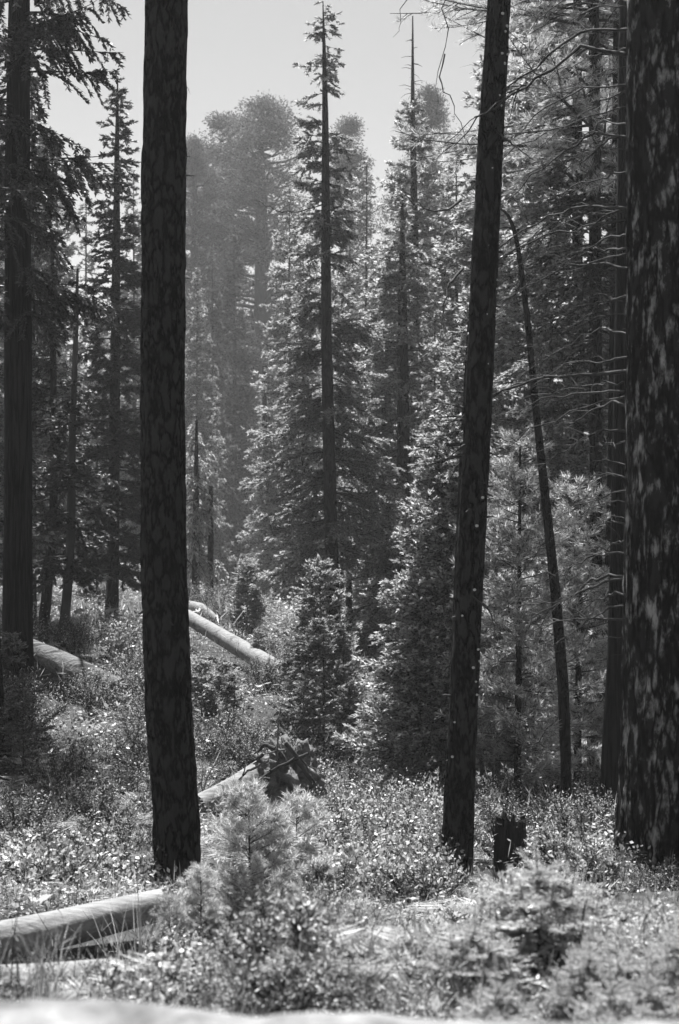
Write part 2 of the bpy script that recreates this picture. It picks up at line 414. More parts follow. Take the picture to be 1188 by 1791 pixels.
def limb(root, pts, r0, name='branch', mat='dead_wood', r1=.15, k=6, lab=None):
    "one limb through local points"
    pts = np.asarray(pts, float); n = 14
    L = np.linspace(0, 1, len(pts)); s = np.linspace(0, 1, n)
    q = np.stack([np.interp(s, L, pts[:, i]) for i in range(3)], -1)
    for _ in range(2):
        q[1:-1] = (q[:-2] + q[1:-1] * 2 + q[2:]) / 4
    kg = np.random.default_rng(abs(int(pts[0, 2] * 1e4)) + 7); ln = np.linalg.norm(pts[-1] - pts[0]); kk = kg.normal(0, .010 * ln, (n, 3)) * np.minimum(1, s * 3)[:, None]; q = q + kk
    V, F = tubes(q[None], (r0 * (1 - s * (1 - r1)) * kg.uniform(.85, 1.2, n))[None], k)
    o = link(name, mesh(name, V, F, M[mat], smooth=True), root)
    if lab: o['label'] = lab
    return o

# the wide pine trunk in front, left of the middle
mp_, mpT, mpL = hero('pine_tree', 'thick dark pine trunk with furrowed bark standing left of the young pine', 'pine tree', 14.0,
    [(313, 1575, 74), (309, 1430, 77), (295, 1250, 79), (287, 1000, 79), (285, 700, 76), (286, 400, 76), (289, 200, 74), (291, 0, 72)],
    M['bark_pine'], top_extra=4, k=96, seed=3, flare=.22, step=.025, vx=16, rough=.06, fine=.07)
o0 = np.array(mp_.location)
for a, b in (((322, 965), (350, 1010)), ((326, 150), (334, 166))):
    p0, p1 = P(*a, 14.0) - o0, P(*b, 14.0) - o0
    limb(mp_, [p0 + [-.1, 0, .03], (p0 + p1) / 2 + [.0, -.05, .01], p1], .012 if a[1] > 900 else .005, 'dead_twig')

# slimmer leaning pine, right of the middle, dotted with pale bracket fungi
rp_, rpT, rpL = hero('leaning_pine_tree', 'slim dark pine leaning to one side, dotted with small white bracket fungi', 'pine tree', 14.0,
    [(794, 1560, 54), (804, 1380, 51), (814, 1180, 47), (824, 960, 47), (836, 740, 46), (846, 500, 46), (858, 250, 44), (873, 0, 40)],
    M['bark_pine'], top_extra=4, k=72, seed=8, flare=.22, step=.025, vx=16, rough=.06, fine=.07)
o1 = np.array(rp_.location)
fg = np.random.default_rng(4)
def fungus_mesh():
    th = np.linspace(0, np.pi / 2 * 1.98, 7); n = 10; ph = np.arange(n) * 2 * np.pi / n
    r = np.sin(th) * (1 + .0 * th); V = np.stack([np.outer(r, np.cos(ph)), np.outer(r, np.sin(ph)), np.outer(np.cos(th) * .8, np.ones(n))], -1)
    V[..., 2] -= .25 * (V[..., 2] < 0); F = []
    for i in range(6):
        for j in range(n): F.append([i * n + j, i * n + (j + 1) % n, (i + 1) * n + (j + 1) % n, (i + 1) * n + j])
    return mesh('bracket_fungus', V.reshape(-1, 3), np.array(F), M['fungus'], smooth=True)
fm = fungus_mesh()
for px, py in ((877, 30), (885, 50), (882, 60), (887, 97), (876, 99), (881, 115), (872, 172), (874, 189), (877, 243), (878, 288), (859, 299), (851, 433), (868, 490),
               (870, 506), (851, 638), (849, 552), (832, 919), (807, 1075), (835, 1134), (838, 1155), (826, 1165), (831, 1190), (833, 1213), (794, 1260), (828, 1030), (790, 1320), (842, 870)):
    w = P(px, py, 14.0) - o1; c = rpT(np.array([w[2]]))[0]; rr = np.interp(w[2], rpL[:, 2], np.linspace(54, 38, len(rpL))) / 2 / FPX * 14
    dx = np.clip(w[0] - c[0], -rr * .97, rr * .97); dy = -math.sqrt(max(rr * rr - dx * dx, 0)) 
    s = fg.uniform(.011, .018)
    link('bracket_fungus', fm, rp_, (c[0] + dx, c[1] + dy * .97, w[2]), fg.uniform(0, 3), (s, s, s * .9))
for a in ([(823, 1040), (850, 1060), (862, 1080), (868, 1115)], [(868, 230), (900, 255), (935, 282)], [(806, 350), (780, 372), (745, 366), (715, 350), (700, 330)], [(810, 470), (790, 490), (778, 530), (768, 590)],
          [(876, -190), (820, -150), (788, -40), (783, 50), (766, 140), (764, 205)], [(778, 95), (766, 140), (798, 190), (822, 265)], [(876, -130), (800, -110), (720, -30), (700, 40), (688, 66)]):
    q = [P(x, y, 13.9 - .15 * i) - o1 for i, (x, y) in enumerate(a)]
    limb(rp_, q, .009 if a[0][1] < 200 else .014, 'dead_branch')

sg = np.random.default_rng(17)
for root_, T_, L_, w0, w1, cnt in ((mp_, mpT, mpL, 74, 72, 16), (rp_, rpT, rpL, 52, 40, 20)):
    for i in range(cnt):
        z_ = sg.uniform(1.2, 8.3); c = T_(np.array([z_]))[0]; rr = (w0 + (w1 - w0) * z_ / 8.5) / 2 / FPX * 14; a = sg.uniform(0, 6.28) if i % 3 else sg.choice([0.15, 3.0])
        dv = np.array([math.cos(a), -abs(math.sin(a)), sg.uniform(-.35, .3)]); l = sg.uniform(.02, .09) * (2.2 if i % 7 == 0 else 1)
        limb(root_, [c + dv * rr * .8, c + dv * (rr + l * .5), c + dv * (rr + l) + [0, 0, -.01]], sg.uniform(.007, .018), 'branch_stub', 'dead_wood', .5)
# the giant at the edge
gp_, gpT, gpL = hero('giant_pine_tree', 'massive dark trunk with sun dapples painted into its bark and a flared base cut by the picture edge', 'pine tree', 13.0,
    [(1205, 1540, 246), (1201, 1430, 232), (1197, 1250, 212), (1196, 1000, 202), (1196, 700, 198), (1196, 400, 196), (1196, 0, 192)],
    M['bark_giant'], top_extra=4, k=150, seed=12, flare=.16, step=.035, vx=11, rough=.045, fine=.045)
o2 = np.array(gp_.location)
dbg = np.random.default_rng(21)
# bare dead limbs reaching away from the giant
for i in range(54):
    y0 = -60 + i * 22.5 + dbg.normal(0, 12)
    ln = dbg.uniform(60, 200) if y0 > 700 else dbg.uniform(110, 330)
    dd = 13.2 + dbg.uniform(0, 1.8)
    dy = dbg.uniform(.10, .5) * ln + (.18 * ln if y0 < 650 else 0)
    bow = -dbg.uniform(-.03, .13) * ln
    kx = dbg.uniform(-.35, .35) * ln
    q = [P(1102, y0, 13.15), P(1102 - ln * .3, y0 + dy * .15 + bow, dd * .5 + 6.6), P(1102 - ln * .65, y0 + dy * .5 + bow * .8 + kx * .3, dd), P(1102 - ln, y0 + dy, dd + .5)]
    q = [p - o2 for p in q]
    r0 = dbg.uniform(.004, .016) * (.6 + ln / 400)
    br = limb(gp_, q, r0, 'dead_branch', 'dead_wood', .2)
    # side twigs, one mesh per branch
    T = np.linspace(0, 1, 4); qa = np.array(q); tws = []
    m = dbg.integers(6, 14)
    for j in range(m):
        u = dbg.uniform(.25, .95) * 3; a = int(min(u, 2.999)); p0 = qa[a] * (1 - (u - a)) + qa[a + 1] * (u - a); l = dbg.uniform(.1, .42)
        dv = nrm((qa[a + 1] - qa[a]) + dbg.normal(0, .45, 3) * np.linalg.norm(qa[a + 1] - qa[a])) * l
        tws.append([p0, p0 + dv * .5 + [0, 0, .02], p0 + dv + [0, 0, -.05 * l]])
    V, F = tubes(np.array(tws), np.tile([r0 * .35, r0 * .25, r0 * .1], (m, 1)), 4)
    ov = np.empty(len(br.data.vertices) * 3, np.float32); br.data.vertices.foreach_get('co', ov); of = np.empty(len(br.data.polygons) * 4, np.int32); br.data.polygons.foreach_get('vertices', of)
    V, F, _ = join((ov.reshape(-1, 3), of.reshape(-1, 4)), (V, F)); br.data = mesh('dead_branch', V, F, M['dead_wood'], smooth=True)

# trunk tucked beside the giant
sp_, spT, spL = hero('shaded_cedar_tree', 'dark leaning cedar trunk half hidden beside the massive dappled trunk', 'cedar tree', 19.0,
    [(1068, 1385, 38), (1080, 1150, 36), (1087, 850, 34), (1092, 500, 30), (1095, 100, 26)], M['bark_cedar'], top_extra=4, k=48, seed=31, vx=12, step=.06)
sp2, sp2T, _ = hero('shaded_cedar_tree', 'thinnest dark cedar trunk behind the leaning one beside the massive trunk', 'cedar tree', 24.0,
    [(1050, 1372, 22), (1062, 1150, 20), (1070, 900, 18), (1074, 600, 16), (1078, 100, 12)], M['bark_cedar'], top_extra=3, k=30, seed=32, vx=12, step=.08)

# curved bare snag
sn_, snT, _ = hero('bent_snag', 'thin bare dead snag that curves over at its tip before the bright pine foliage', 'dead tree', 20.0,
    [(990, 1455, 18), (990, 1330, 19), (985, 1200, 20), (972, 1040, 18), (955, 880, 16), (938, 720, 13), (925, 580, 11), (912, 470, 9), (902, 410, 8), (892, 380, 6), (880, 362, 4), (866, 362, 2)],
    M['bark_fir'], k=22, seed=40, step=.05, flare=.02, vx=8)

# left cedar with drooping dark sprays
ce_, ceT, _ = hero('incense_cedar_tree', 'tall straight cedar with stringy ribbed bark and dark sprays overhead', 'cedar tree', 24.0,
    [(30, 1275, 62), (31, 1100, 52), (32, 900, 48), (32, 600, 47), (31, 300, 43), (34, 0, 36)], M['bark_cedar'], top_extra=5, k=72, seed=5, vx=20, step=.06, rough=.04, fine=.03, flare=.1)
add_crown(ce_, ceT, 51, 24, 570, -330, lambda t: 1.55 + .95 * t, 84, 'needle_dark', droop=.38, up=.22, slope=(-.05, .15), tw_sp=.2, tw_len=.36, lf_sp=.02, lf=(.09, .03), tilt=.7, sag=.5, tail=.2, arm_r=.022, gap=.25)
le_, leT, _ = hero('cedar_tree', 'dark leaning trunk at the edge of the ferns, mostly outside the picture', 'cedar tree', 20.0,
    [(2, 1330, 40), (-6, 1240, 28), (-12, 1100, 24), (-20, 700, 22), (-25, 200, 20)], M['bark_cedar'], top_extra=3, k=30, seed=6, vx=12)
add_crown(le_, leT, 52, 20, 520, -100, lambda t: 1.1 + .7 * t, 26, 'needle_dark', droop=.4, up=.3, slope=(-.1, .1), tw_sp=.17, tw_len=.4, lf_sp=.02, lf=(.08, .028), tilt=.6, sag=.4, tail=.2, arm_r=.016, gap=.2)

# two slim leaning trees
b_, bT, _ = hero('slim_fir_tree', 'slim dark fir whose foot leans out beside the ribbed cedar', 'fir tree', 34.0,
    [(76, 1096, 20), (84, 1020, 17), (94, 900, 15), (94, 700, 12), (92, 480, 8), (92, 410, 4)], M['bark_fir'], k=22, seed=61, step=.1)
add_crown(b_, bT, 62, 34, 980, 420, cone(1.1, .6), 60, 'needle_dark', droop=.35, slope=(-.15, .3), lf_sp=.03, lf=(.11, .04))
c_, cT, _ = hero('slim_fir_tree', 'slim fir with a pale scarred foot and dark drooping lower limbs', 'fir tree', 31.0,
    [(106, 1136, 17), (116, 1060, 17), (124, 950, 16), (127, 750, 12), (134, 560, 8), (136, 470, 4)], M['bark_far'], k=22, seed=63, step=.1)
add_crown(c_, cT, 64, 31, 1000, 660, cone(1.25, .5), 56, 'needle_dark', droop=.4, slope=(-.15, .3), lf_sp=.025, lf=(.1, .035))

# the fir at x ~ 200
f_, fT, _ = hero('fir_tree', 'layered dark fir with pointed top standing alone beside the wide pine trunk', 'fir tree', 40.0,
    [(194, 1090, 27), (197, 1040, 22), (199, 900, 20), (202, 600, 17), (204, 400, 13), (205, 250, 8), (206, 135, 2)], M['bark_fir'], k=26, seed=7, step=.1)
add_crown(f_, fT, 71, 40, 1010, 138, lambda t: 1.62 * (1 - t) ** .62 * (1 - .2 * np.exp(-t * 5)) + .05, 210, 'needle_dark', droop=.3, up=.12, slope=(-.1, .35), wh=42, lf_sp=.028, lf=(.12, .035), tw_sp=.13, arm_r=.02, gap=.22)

# the centre spire
m_, mT, _ = hero('spire_fir_tree', 'tallest slender fir in the middle with long bare trunk line and short limbs', 'fir tree', 40.0,
    [(584, 1100, 26), (580, 960, 23), (576, 800, 22), (571, 600, 19), (570, 400, 16), (569, 200, 11), (567, 80, 6), (565, 2, 1.5)], M['bark_fir'], k=30, seed=9, step=.08)
add_crown(m_, mT, 91, 40, 985, 3, lambda t: np.interp(t, [0, .15, .35, .6, .8, .93, 1], [1.1, 2.3, 1.85, 1.1, .85, .66, .14]), 320, 'needle', droop=.38, up=.25, slope=(-.12, .2), lf_sp=.026, lf=(.1, .032), tw_sp=.12, arm_r=.016,
          facing=(-math.pi / 2, .97), gap=.18, sag=.2)
om = np.array(m_.location)
limb(m_, [P(569, 356, 40) - om, P(545, 366, 39.4) - om, P(512, 372, 38.8) - om, P(482, 367, 38.6) - om, P(464, 360, 38.6) - om, P(450, 350, 38.6) - om], .022, 'dead_branch', 'charred_wood', .3, lab='long bare black branch sweeping out and up')

# spiked fir behind
j_, jT, _ = hero('spike_topped_fir_tree', 'broad fir with a long bare dead spike standing above its crown', 'fir tree', 52.0,
    [(728, 1130, 26), (727, 800, 20), (725, 400, 14), (722, 200, 8), (722, 28, 2)], M['bark_fir'], k=22, seed=10, step=.12)
add_crown(j_, jT, 101, 52, 1080, 175, lambda t: 2.9 * (1 - t) ** .55 + .15, 230, 'needle', droop=.22, up=.2, slope=(-.05, .35), lf_sp=.04, lf=(.16, .05), tw_sp=.17, arm_r=.025, gap=.2)
oj = np.array(j_.location); jg = np.random.default_rng(3)
tw = []
for i in range(34):
    y = jg.uniform(50, 215); a = jg.uniform(0, 6.28); l = jg.uniform(.1, .25) + (y - 50) * .004
    p = P(722, y, 52) - oj; tw.append([p, p + np.array([math.cos(a), math.sin(a), .05]) * l * .6, p + np.array([math.cos(a), math.sin(a), -.1]) * l])
V, F = tubes(np.array(tw), np.tile([.014, .01, .004], (34, 1)), 4); link('dead_twig', mesh('dead_twig', V, F, M['dead_wood']), j_)

k_, kT, _ = hero('dense_fir_tree', 'dense dark fir filling the space between the spire and the leaning pine', 'fir tree', 44.0,
    [(706, 1180, 30), (706, 800, 24), (704, 500, 15), (704, 330, 3)], M['bark_fir'], k=22, seed=11, step=.12)
add_crown(k_, kT, 111, 44, 1110, 335, lambda t: 2.5 * (1 - t) ** .7 + .05, 210, 'needle', droop=.3, up=.15, slope=(-.15, .35), lf_sp=.032, lf=(.13, .042), tw_sp=.14, arm_r=.02, gap=.16)

# bright dense cedar
q_, qT, _ = hero('bushy_cedar_tree', 'bright bushy cone shaped cedar touching the leaning pine, full to the ground', 'cedar tree', 23.0,
    [(778, 1345, 20), (784, 1100, 14), (790, 900, 8), (794, 735, 2)], M['bark_fir'], k=20, seed=14)
add_crown(q_, qT, 141, 23, 1315, 738, lambda t: 1.42 * (1 - t) ** .62 + .04, 330, 'cedar_leaf', droop=.1, up=.25, slope=(-.05, .6), lf_sp=.03, lf=(.085, .034), tw_sp=.11, arm_r=.012, tw_len=.45, tilt=.8, gap=.12)
n_, nT, _ = hero('slim_fir_tree', 'straight thin dark trunk rising just behind the leaning pine', 'fir tree', 20.0,
    [(788, 1330, 13), (793, 1190, 12), (800, 1000, 11), (806, 850, 10), (815, 660, 7), (820, 560, 4)], M['bark_fir'], k=18, seed=15)
add_crown(n_, nT, 151, 20, 800, 560, cone(.8, .6), 30, 'needle', lf_sp=.025, lf=(.07, .022))

# bright young pines on the right
ylist = [(905, 21.0, 1385, 760, 1.15, 'tallest bright young pine behind the leaning pine, under the bare limbs'),
         (1010, 22.5, 1360, 850, 1.1, 'bright young pine seen on both sides of the bent snag'),
         (868, 24.0, 1330, 900, .8, 'small young pine close behind the leaning pine trunk'),
         (1065, 25.0, 1330, 960, .7, 'small shaded young pine beside the dark cedar trunk')]
yp = None
for i, (px, d, yb, yt, r, lab) in enumerate(ylist):
    t_, tT, _ = hero('young_pine_tree', lab, 'pine tree', d, [(px, yb, 14), (px + 3, (yb + yt) / 2, 9), (px + 5, yt, 3)], M['bark_fir'], k=14, seed=160 + i, group='young pines under the bare limbs')
    add_crown(t_, tT, 170 + i, d, yb - 20, yt, lambda t, r=r: r * (1 - t) ** .5 + .1, 95, 'pine_needle', kind='tuft', tuft=9, droop=.1, up=.35, slope=(-.05, .5), tw_sp=.12, tw_len=.35, lf_sp=.085, lf=(.12, .013), arm_r=.011, gap=.08)

# taller pine with long needled limbs up high, right
r_, rT, _ = hero('tall_pine_tree', 'tall straight pine whose long needled limbs hang over the leaning pine top', 'pine tree', 25.0,
    [(1040, 1330, 26), (1042, 1000, 23), (1042, 600, 22), (1040, 200, 20), (1038, -40, 17)], M['bark_pine'], top_extra=5, k=36, seed=18, step=.08, vx=12)
add_crown(r_, rT, 181, 25, 330, -420, lambda t: 3.5 - .9 * t, 110, 'pine_needle', kind='tuft', tuft=10, droop=.16, up=.15, slope=(-.12, .2), tw_sp=.3, tw_len=.26, lf_sp=.10, lf=(.15, .008), arm_r=.03, gap=.1)
add_crown(r_, rT, 182, 25, 620, 330, lambda t: 1.5 + t, 30, 'needle_dark', droop=.4, up=.2, slope=(-.2, .0), tw_sp=.2, tw_len=.4, lf_sp=.035, lf=(.1, .035), arm_r=.02, gap=.1)
s2_, s2T, _ = hero('shaded_fir_tree', 'dark fir trunk glimpsed through the bare limbs near the top of the bent snag', 'fir tree', 32.0,
    [(1012, 1290, 20), (1012, 900, 20), (1010, 500, 19), (1010, 100, 16), (1010, -50, 14)], M['bark_fir'], top_extra=4, k=24, seed=19)
add_crown(s2_, s2T, 191, 32, 1150, -250, lambda t: 2.4 - .7 * t, 170, 'needle', droop=.3, up=.15, slope=(-.15, .2), tw_sp=.16, lf_sp=.035, lf=(.13, .042), arm_r=.022, gap=.15)

# drooping bright cedar beyond the wide pine
h_, hT, _ = hero('drooping_cedar_tree', 'feathery pale cedar with drooping sprays just beyond the wide pine trunk', 'cedar tree', 50.0,
    [(342, 1050, 14), (343, 900, 12), (344, 735, 4)], M['bark_fir'], k=18, seed=20)
add_crown(h_, hT, 201, 50, 985, 735, lambda t: (.75 + .3 * np.sin(t * 19)) * (1 - t) ** .55 + .1, 80, 'pine_needle', droop=.7, up=.1, slope=(0, .5), lf_sp=.06, lf=(.14, .04), tw_sp=.12, tail=.5, tw_len=.5, tilt=.7, sag=.5)
for px, yb, yt, w, lab in ((368, 1050, 850, 11, 'bare dark stem standing beside the drooping cedar'), (610, 1100, 860, 11, 'bare dark stem close beside the spire fir'), (462, 1060, 640, 12, 'thin hazy bare trunk beyond the small bushy sapling'), (598, 1120, 700, 8, 'thinnest bare stem between the spire fir and the dense fir')):
    hero('bare_stem', lab, 'dead tree', 90. if px == 462 else 50.0 if px < 600 else 44.0, [(px, yb, w), (px + 1, (yb + yt) / 2, w * .9), (px + 1, yt, w * .6)], M['bark_fir'], k=12, seed=px)

# ------------------------------------------------------------------ forest prototypes
def build_proto(name, H, Rf, nbr, seed, lm, c0=.12, tr=.16, **kw):
    root = link(name, None); 
    V, F = bark_tube([[0, 0, -.8], [0, 0, H * .5], [.05, 0, H]], [tr, tr * .62, .02], 14, .4, .05, .15, seed)
    link('trunk', mesh('trunk', V, F, M['bark_far'], smooth=True), root)
    vf = crown_vf(seed, straight, H * c0, H, Rf, nbr, **kw)
    link('crown', crown_mesh('crown', vf, M[lm], M['twig']), root)
    return root

PROTO = {}
PROTO['fir'] = (20., build_proto('fir_tree', 20, lambda t: 2.9 * (1 - t) ** .75 + .05, 230, 301, 'needle', droop=.25, up=.15, slope=(-.15, .4), lf_sp=.05, lf=(.18, .055), tw_sp=.18, arm_r=.025, gap=.2))
PROTO['fir2'] = (20., build_proto('fir_tree', 20, lambda t: 2.2 * (1 - t) ** .6 * (.8 + .2 * np.sin(t * 14)) + .05, 200, 302, 'needle', droop=.4, up=.2, slope=(-.2, .3), lf_sp=.05, lf=(.18, .055), tw_sp=.18, arm_r=.025, gap=.3))
PROTO['far'] = (26., build_proto('fir_tree', 26, lambda t: 3.4 * (1 - t) ** .7 + .1, 170, 303, 'needle_far', .1, .3, droop=.3, slope=(-.1, .4), lf_sp=.12, lf=(.4, .14), tw_sp=.32, arm_r=.04, gap=.1))

def sequoia(seed, H, R0, round_top):
    g = np.random.default_rng(seed); root = link('sequoia_tree', None)
    V, F = bark_tube([[0, 0, -1], [0, 0, H * .6], [.2, 0, H * .97]], [.85, .55, .12], 18, .6, .05, .2, seed)
    link('trunk', mesh('trunk', V, F, M['bark_far'], smooth=True), root)
    # billowing clumps on upswept arms
    n = 210; t = g.random(n) ** .7; z = H * (.24 + .74 * t)
    prof = R0 * np.clip(1 - t ** round_top, 0.02, 1) ** .62 * (.75 + .25 * np.minimum(1, t * 3)) 
    a = g.random(n) * 2 * np.pi; r = prof * g.uniform(.3, 1.05, n) * (.75 + .4 * vnoise(np.stack([np.cos(a), np.sin(a), z * .12], -1) * 1.5, seed))
    cx = np.stack([np.cos(a) * r, np.sin(a) * r, z], -1); cr = g.uniform(.6, 1.3, n) * (R0 / 5)
    st = np.stack([a * 0, a * 0, z - r * .35], -1)
    arms = tubes(np.stack([st, st * .5 + cx * .5 - [0, 0, .3], cx], 1), np.tile([.16, .1, .04], (n, 1)), 4)
    per = 230; ci = np.repeat(np.arange(n), per); dv = nrm(g.normal(0, 1, (n * per, 3))); rr = g.random(n * per) ** .65
    sub = vnoise(cx[ci] * 0 + dv * 3.1 + ci[:, None] * 7.7, seed + 3)
    p = cx[ci] + dv * (cr[ci] * rr * (.6 + .7 * sub))[:, None] * np.array([1.2, 1.2, .62])
    LV, LF = leaves(p, nrm(dv + g.normal(0, .6, dv.shape)), g.normal(0, 1, dv.shape), g.uniform(.14, .3, len(p)), g.uniform(.07, .13, len(p)))
    link('crown', crown_mesh('crown', ((LV, LF), arms), M['needle_far'], M['bark_far']), root)
    return root
PROTO['seq'] = (42., sequoia(401, 42, 5.6, 3.0))
PROTO['seq2'] = (42., sequoia(402, 42, 4.9, 2.2))

used = set()
def place(kind, px, d, ytop, label, group=None, wide=1.0, cat=None, rz=None):
    H, root = PROTO[kind]; b = base(px, d); h = Zof(ytop, d) - b[2]; s = h / H
    rz = (px * 1.37 + d) % 6.28 if rz is None else rz
    cat = cat or ('sequoia' if kind.startswith('seq') else 'fir tree')
    if kind not in used:
        used.add(kind); root.location = [float(v) for v in b]; root.rotation_euler = (0, 0, rz); root.scale = (s * wide, s * wide, s)
        return tag(root, label, cat, group)
    return dup(root, b, rz, label, group, (s * wide, s * wide, s))

place('seq', 460, 152, 158, 'tallest hazy sequoia with a rounded billowing top against the sky', wide=1.3)
place('seq2', 398, 158, 190, 'flat topped hazy sequoia beside the tallest sequoia', wide=1.45)
place('seq', 340, 150, 228, 'hazy sequoia crown peeping out just past the wide pine trunk', wide=.8, rz=1)
place('seq2', 612, 150, 195, 'hazy sequoia top just beside the upper part of the spire fir', wide=.9, rz=2)
place('seq', 748, 135, 138, 'hazy pointed sequoia crown behind the bare dead spike', wide=.72, rz=3)

gh = 'hazy firs deep in the valley'
for k, px, d, yt, w, lab in (('far', 410, 88, 384, .8, 'pointed hazy fir in the middle of the misty gap'), ('far', 372, 82, 425, .6, 'narrow hazy fir between the misty gap and the wide pine trunk'),
        ('fir', 345, 72, 470, .75, 'tall feathery fir right beside the upper wide pine trunk'), ('fir2', 378, 76, 640, .6, 'shorter fir at the near side of the misty gap'),
        ('fir', 505, 60, 330, .9, 'pale fir bordering the misty gap on its far side'), ('fir2', 530, 54, 450, 1.1, 'pale fir close behind the limbs of the spire fir'),
        ('fir', 480, 72, 560, .9, 'hazy lower fir at the foot of the pale fir'), ('fir2', 640, 58, 285, 1.0, 'fir between the spire fir and the spike topped fir'),
        ('fir', 612, 64, 400, 1.0, 'hazy fir seen through the limbs of the spire fir'), ('fir', 665, 66, 420, .9, 'hazy fir with its top in the notch beside the spike topped fir'),
        ('fir', 100, 60, 240, .8, 'pale fir behind the slim firs, top just under the drooping cedar sprays'), ('fir2', 150, 66, 330, .9, 'pale fir directly behind the layered dark fir'),
        ('fir', 62, 70, 300, .9, 'hazy fir beside the ribbed cedar trunk'), ('fir2', 12, 60, 200, 1, 'fir at the picture edge behind the ribbed cedar'),
        ('fir', 235, 62, 300, .8, 'fir between the layered dark fir and the wide pine trunk'), ('fir2', 75, 48, 560, .9, 'lower fir among the slim leaning firs'), ('fir', 170, 52, 620, .8, 'lower fir behind the trunk of the layered dark fir'),
        ('fir', 800, 50, 250, .9, 'fir seen just left of the leaning pine, up high'), ('fir2', 775, 58, 330, 1.0, 'fir behind the hanging pine limbs'), ('fir', 760, 46, 470, .8, 'fir above the bushy cedar'),
        ('fir', 862, 40, 40, 1.0, 'tall fir directly behind the leaning pine trunk'), ('fir2', 925, 36, -60, 1.2, 'tall fir between the leaning pine and the tall straight pine'), 
        ('fir2', 1090, 38, -100, 1.1, 'fir close beside the massive trunk'), ('fir2', 900, 52, 60, 1.2, 'hazy fir behind the tall firs'),
        ('fir', 1230, 40, -60, 1, 'fir beyond the massive trunk'), ('fir2', 1300, 50, -60, 1.1, 'fir far beyond the massive trunk'),
        ('fir', -60, 45, 100, 1, 'fir outside the ribbed cedar'), ('fir2', -140, 55, 60, 1, 'fir farther outside the ribbed cedar'), ('fir', 660, 50, 620, .9, 'low fir at the dark foot of the spire fir'),
        ('fir2', -30, 33, -60, 1.0, 'tall dark fir added for shade just outside the ribbed cedar'), ('fir', 58, 37, 130, .9, 'tall fir added for shade, overlapping the ribbed cedar trunk'),  # both firs added to shade the brush on the left
        ('fir', 965, 31, 240, .75, 'fir with bright boughs right behind the bent snag'), ('fir2', 1085, 34, 130, .9, 'fir with bright boughs beside the massive trunk'),
        ('fir', 850, 36, 560, .7, 'young fir behind the leaning pine trunk'), ('fir2', 950, 36, 560, .8, 'young fir behind the bent snag'), ('fir2', 745, 36, 660, .7, 'dark young fir behind the bushy cedar')):
    place(k, px, d * 1.35 if d >= 58 else d, yt, lab, wide=w)
fr = np.random.default_rng(77)
for i in range(84):
    d = fr.uniform(120, 230); px = fr.uniform(-260, 1450)
    gap = math.exp(-((px - 425) / 70) ** 2)
    yt = fr.uniform(410, 600) + gap * 130 + (40 if px > 500 else 0)
    place('far', px, d, yt, 'hazy fir in the distant wood across the valley', 'hazy firs across the valley', wide=fr.uniform(.75, 1.1))
# ------------------------------------------------------------------ small plants
def fern_mesh(seed, nf=9, L=.62, np_=17, lift=0.0):
    g = np.random.default_rng(seed); LV = []; ST = []; SR = []
    for i in range(nf):
        a = i * 6.283 / nf + g.normal(0, .3); l = L * g.uniform(.7, 1.15); e = g.uniform(.75, 1.35)
        T = np.linspace(0, 1, 12); hd = np.array([math.cos(a), math.sin(a), 0])
        q = hd * (l * (T * math.cos(e) + .35 * T ** 2))[:, None] + np.array([0, 0, 1.]) * (l * (T * math.sin(e) * 1.1 - .62 * T ** 2.2))[:, None]
        if lift:
            lf_ = lift * g.uniform(.45, 1.2); off = hd * lf_ * .3; q = q * np.array([1, 1, .8]) + off + np.array([0, 0, lf_])
            ST.append(np.stack([np.linspace(0, q[0, k], 12) for k in range(3)], -1)); SR.append(np.full(12, .004))
        ST.append(q); SR.append(.005 * (1 - T * .8))
        u = np.repeat(np.linspace(.14, .98, np_), 2); sg = np.tile([-1, 1], np_)
        p = np.stack([np.interp(u, T, q[:, k]) for k in range(3)], -1)
        td = nrm(np.gradient(q, axis=0)); tt = np.stack([np.interp(u, T, td[:, k]) for k in range(3)], -1)
        sd_ = nrm(np.cross(tt, [0, 0, 1.])) * sg[:, None]; up = np.cross(sd_, tt) * sg[:, None]
        pl = l * .36 * np.sin(np.clip(u, .05, 1) ** .8 * np.pi * .93) + .015
        dd = nrm(sd_ + tt * .42 + g.normal(0, .07, tt.shape))
        # each pinna: small overlapping leaflets down its length
        for f in range(8):
            c = p + dd * (pl * f / 8)[:, None]
            for s2 in (-1, 1):
                d2 = nrm(dd * .6 + tt * .8 * s2 + g.normal(0, .12, tt.shape)); w = np.minimum(l * .034, pl * .3) * (1.1 - f / 10)
                LV.append((c, d2, up + g.normal(0, .2, up.shape), w, w * .5))
        LV.append((p, dd, up, pl, pl * .10))
    c, d, u, l, w = [np.concatenate([x[k] for x in LV]) for k in range(5)]
    return crown_mesh('fronds', (leaves(c, d, u, l, w), tubes(np.array(ST), np.array(SR), 3)), M['fern_leaf'], M['twig'])

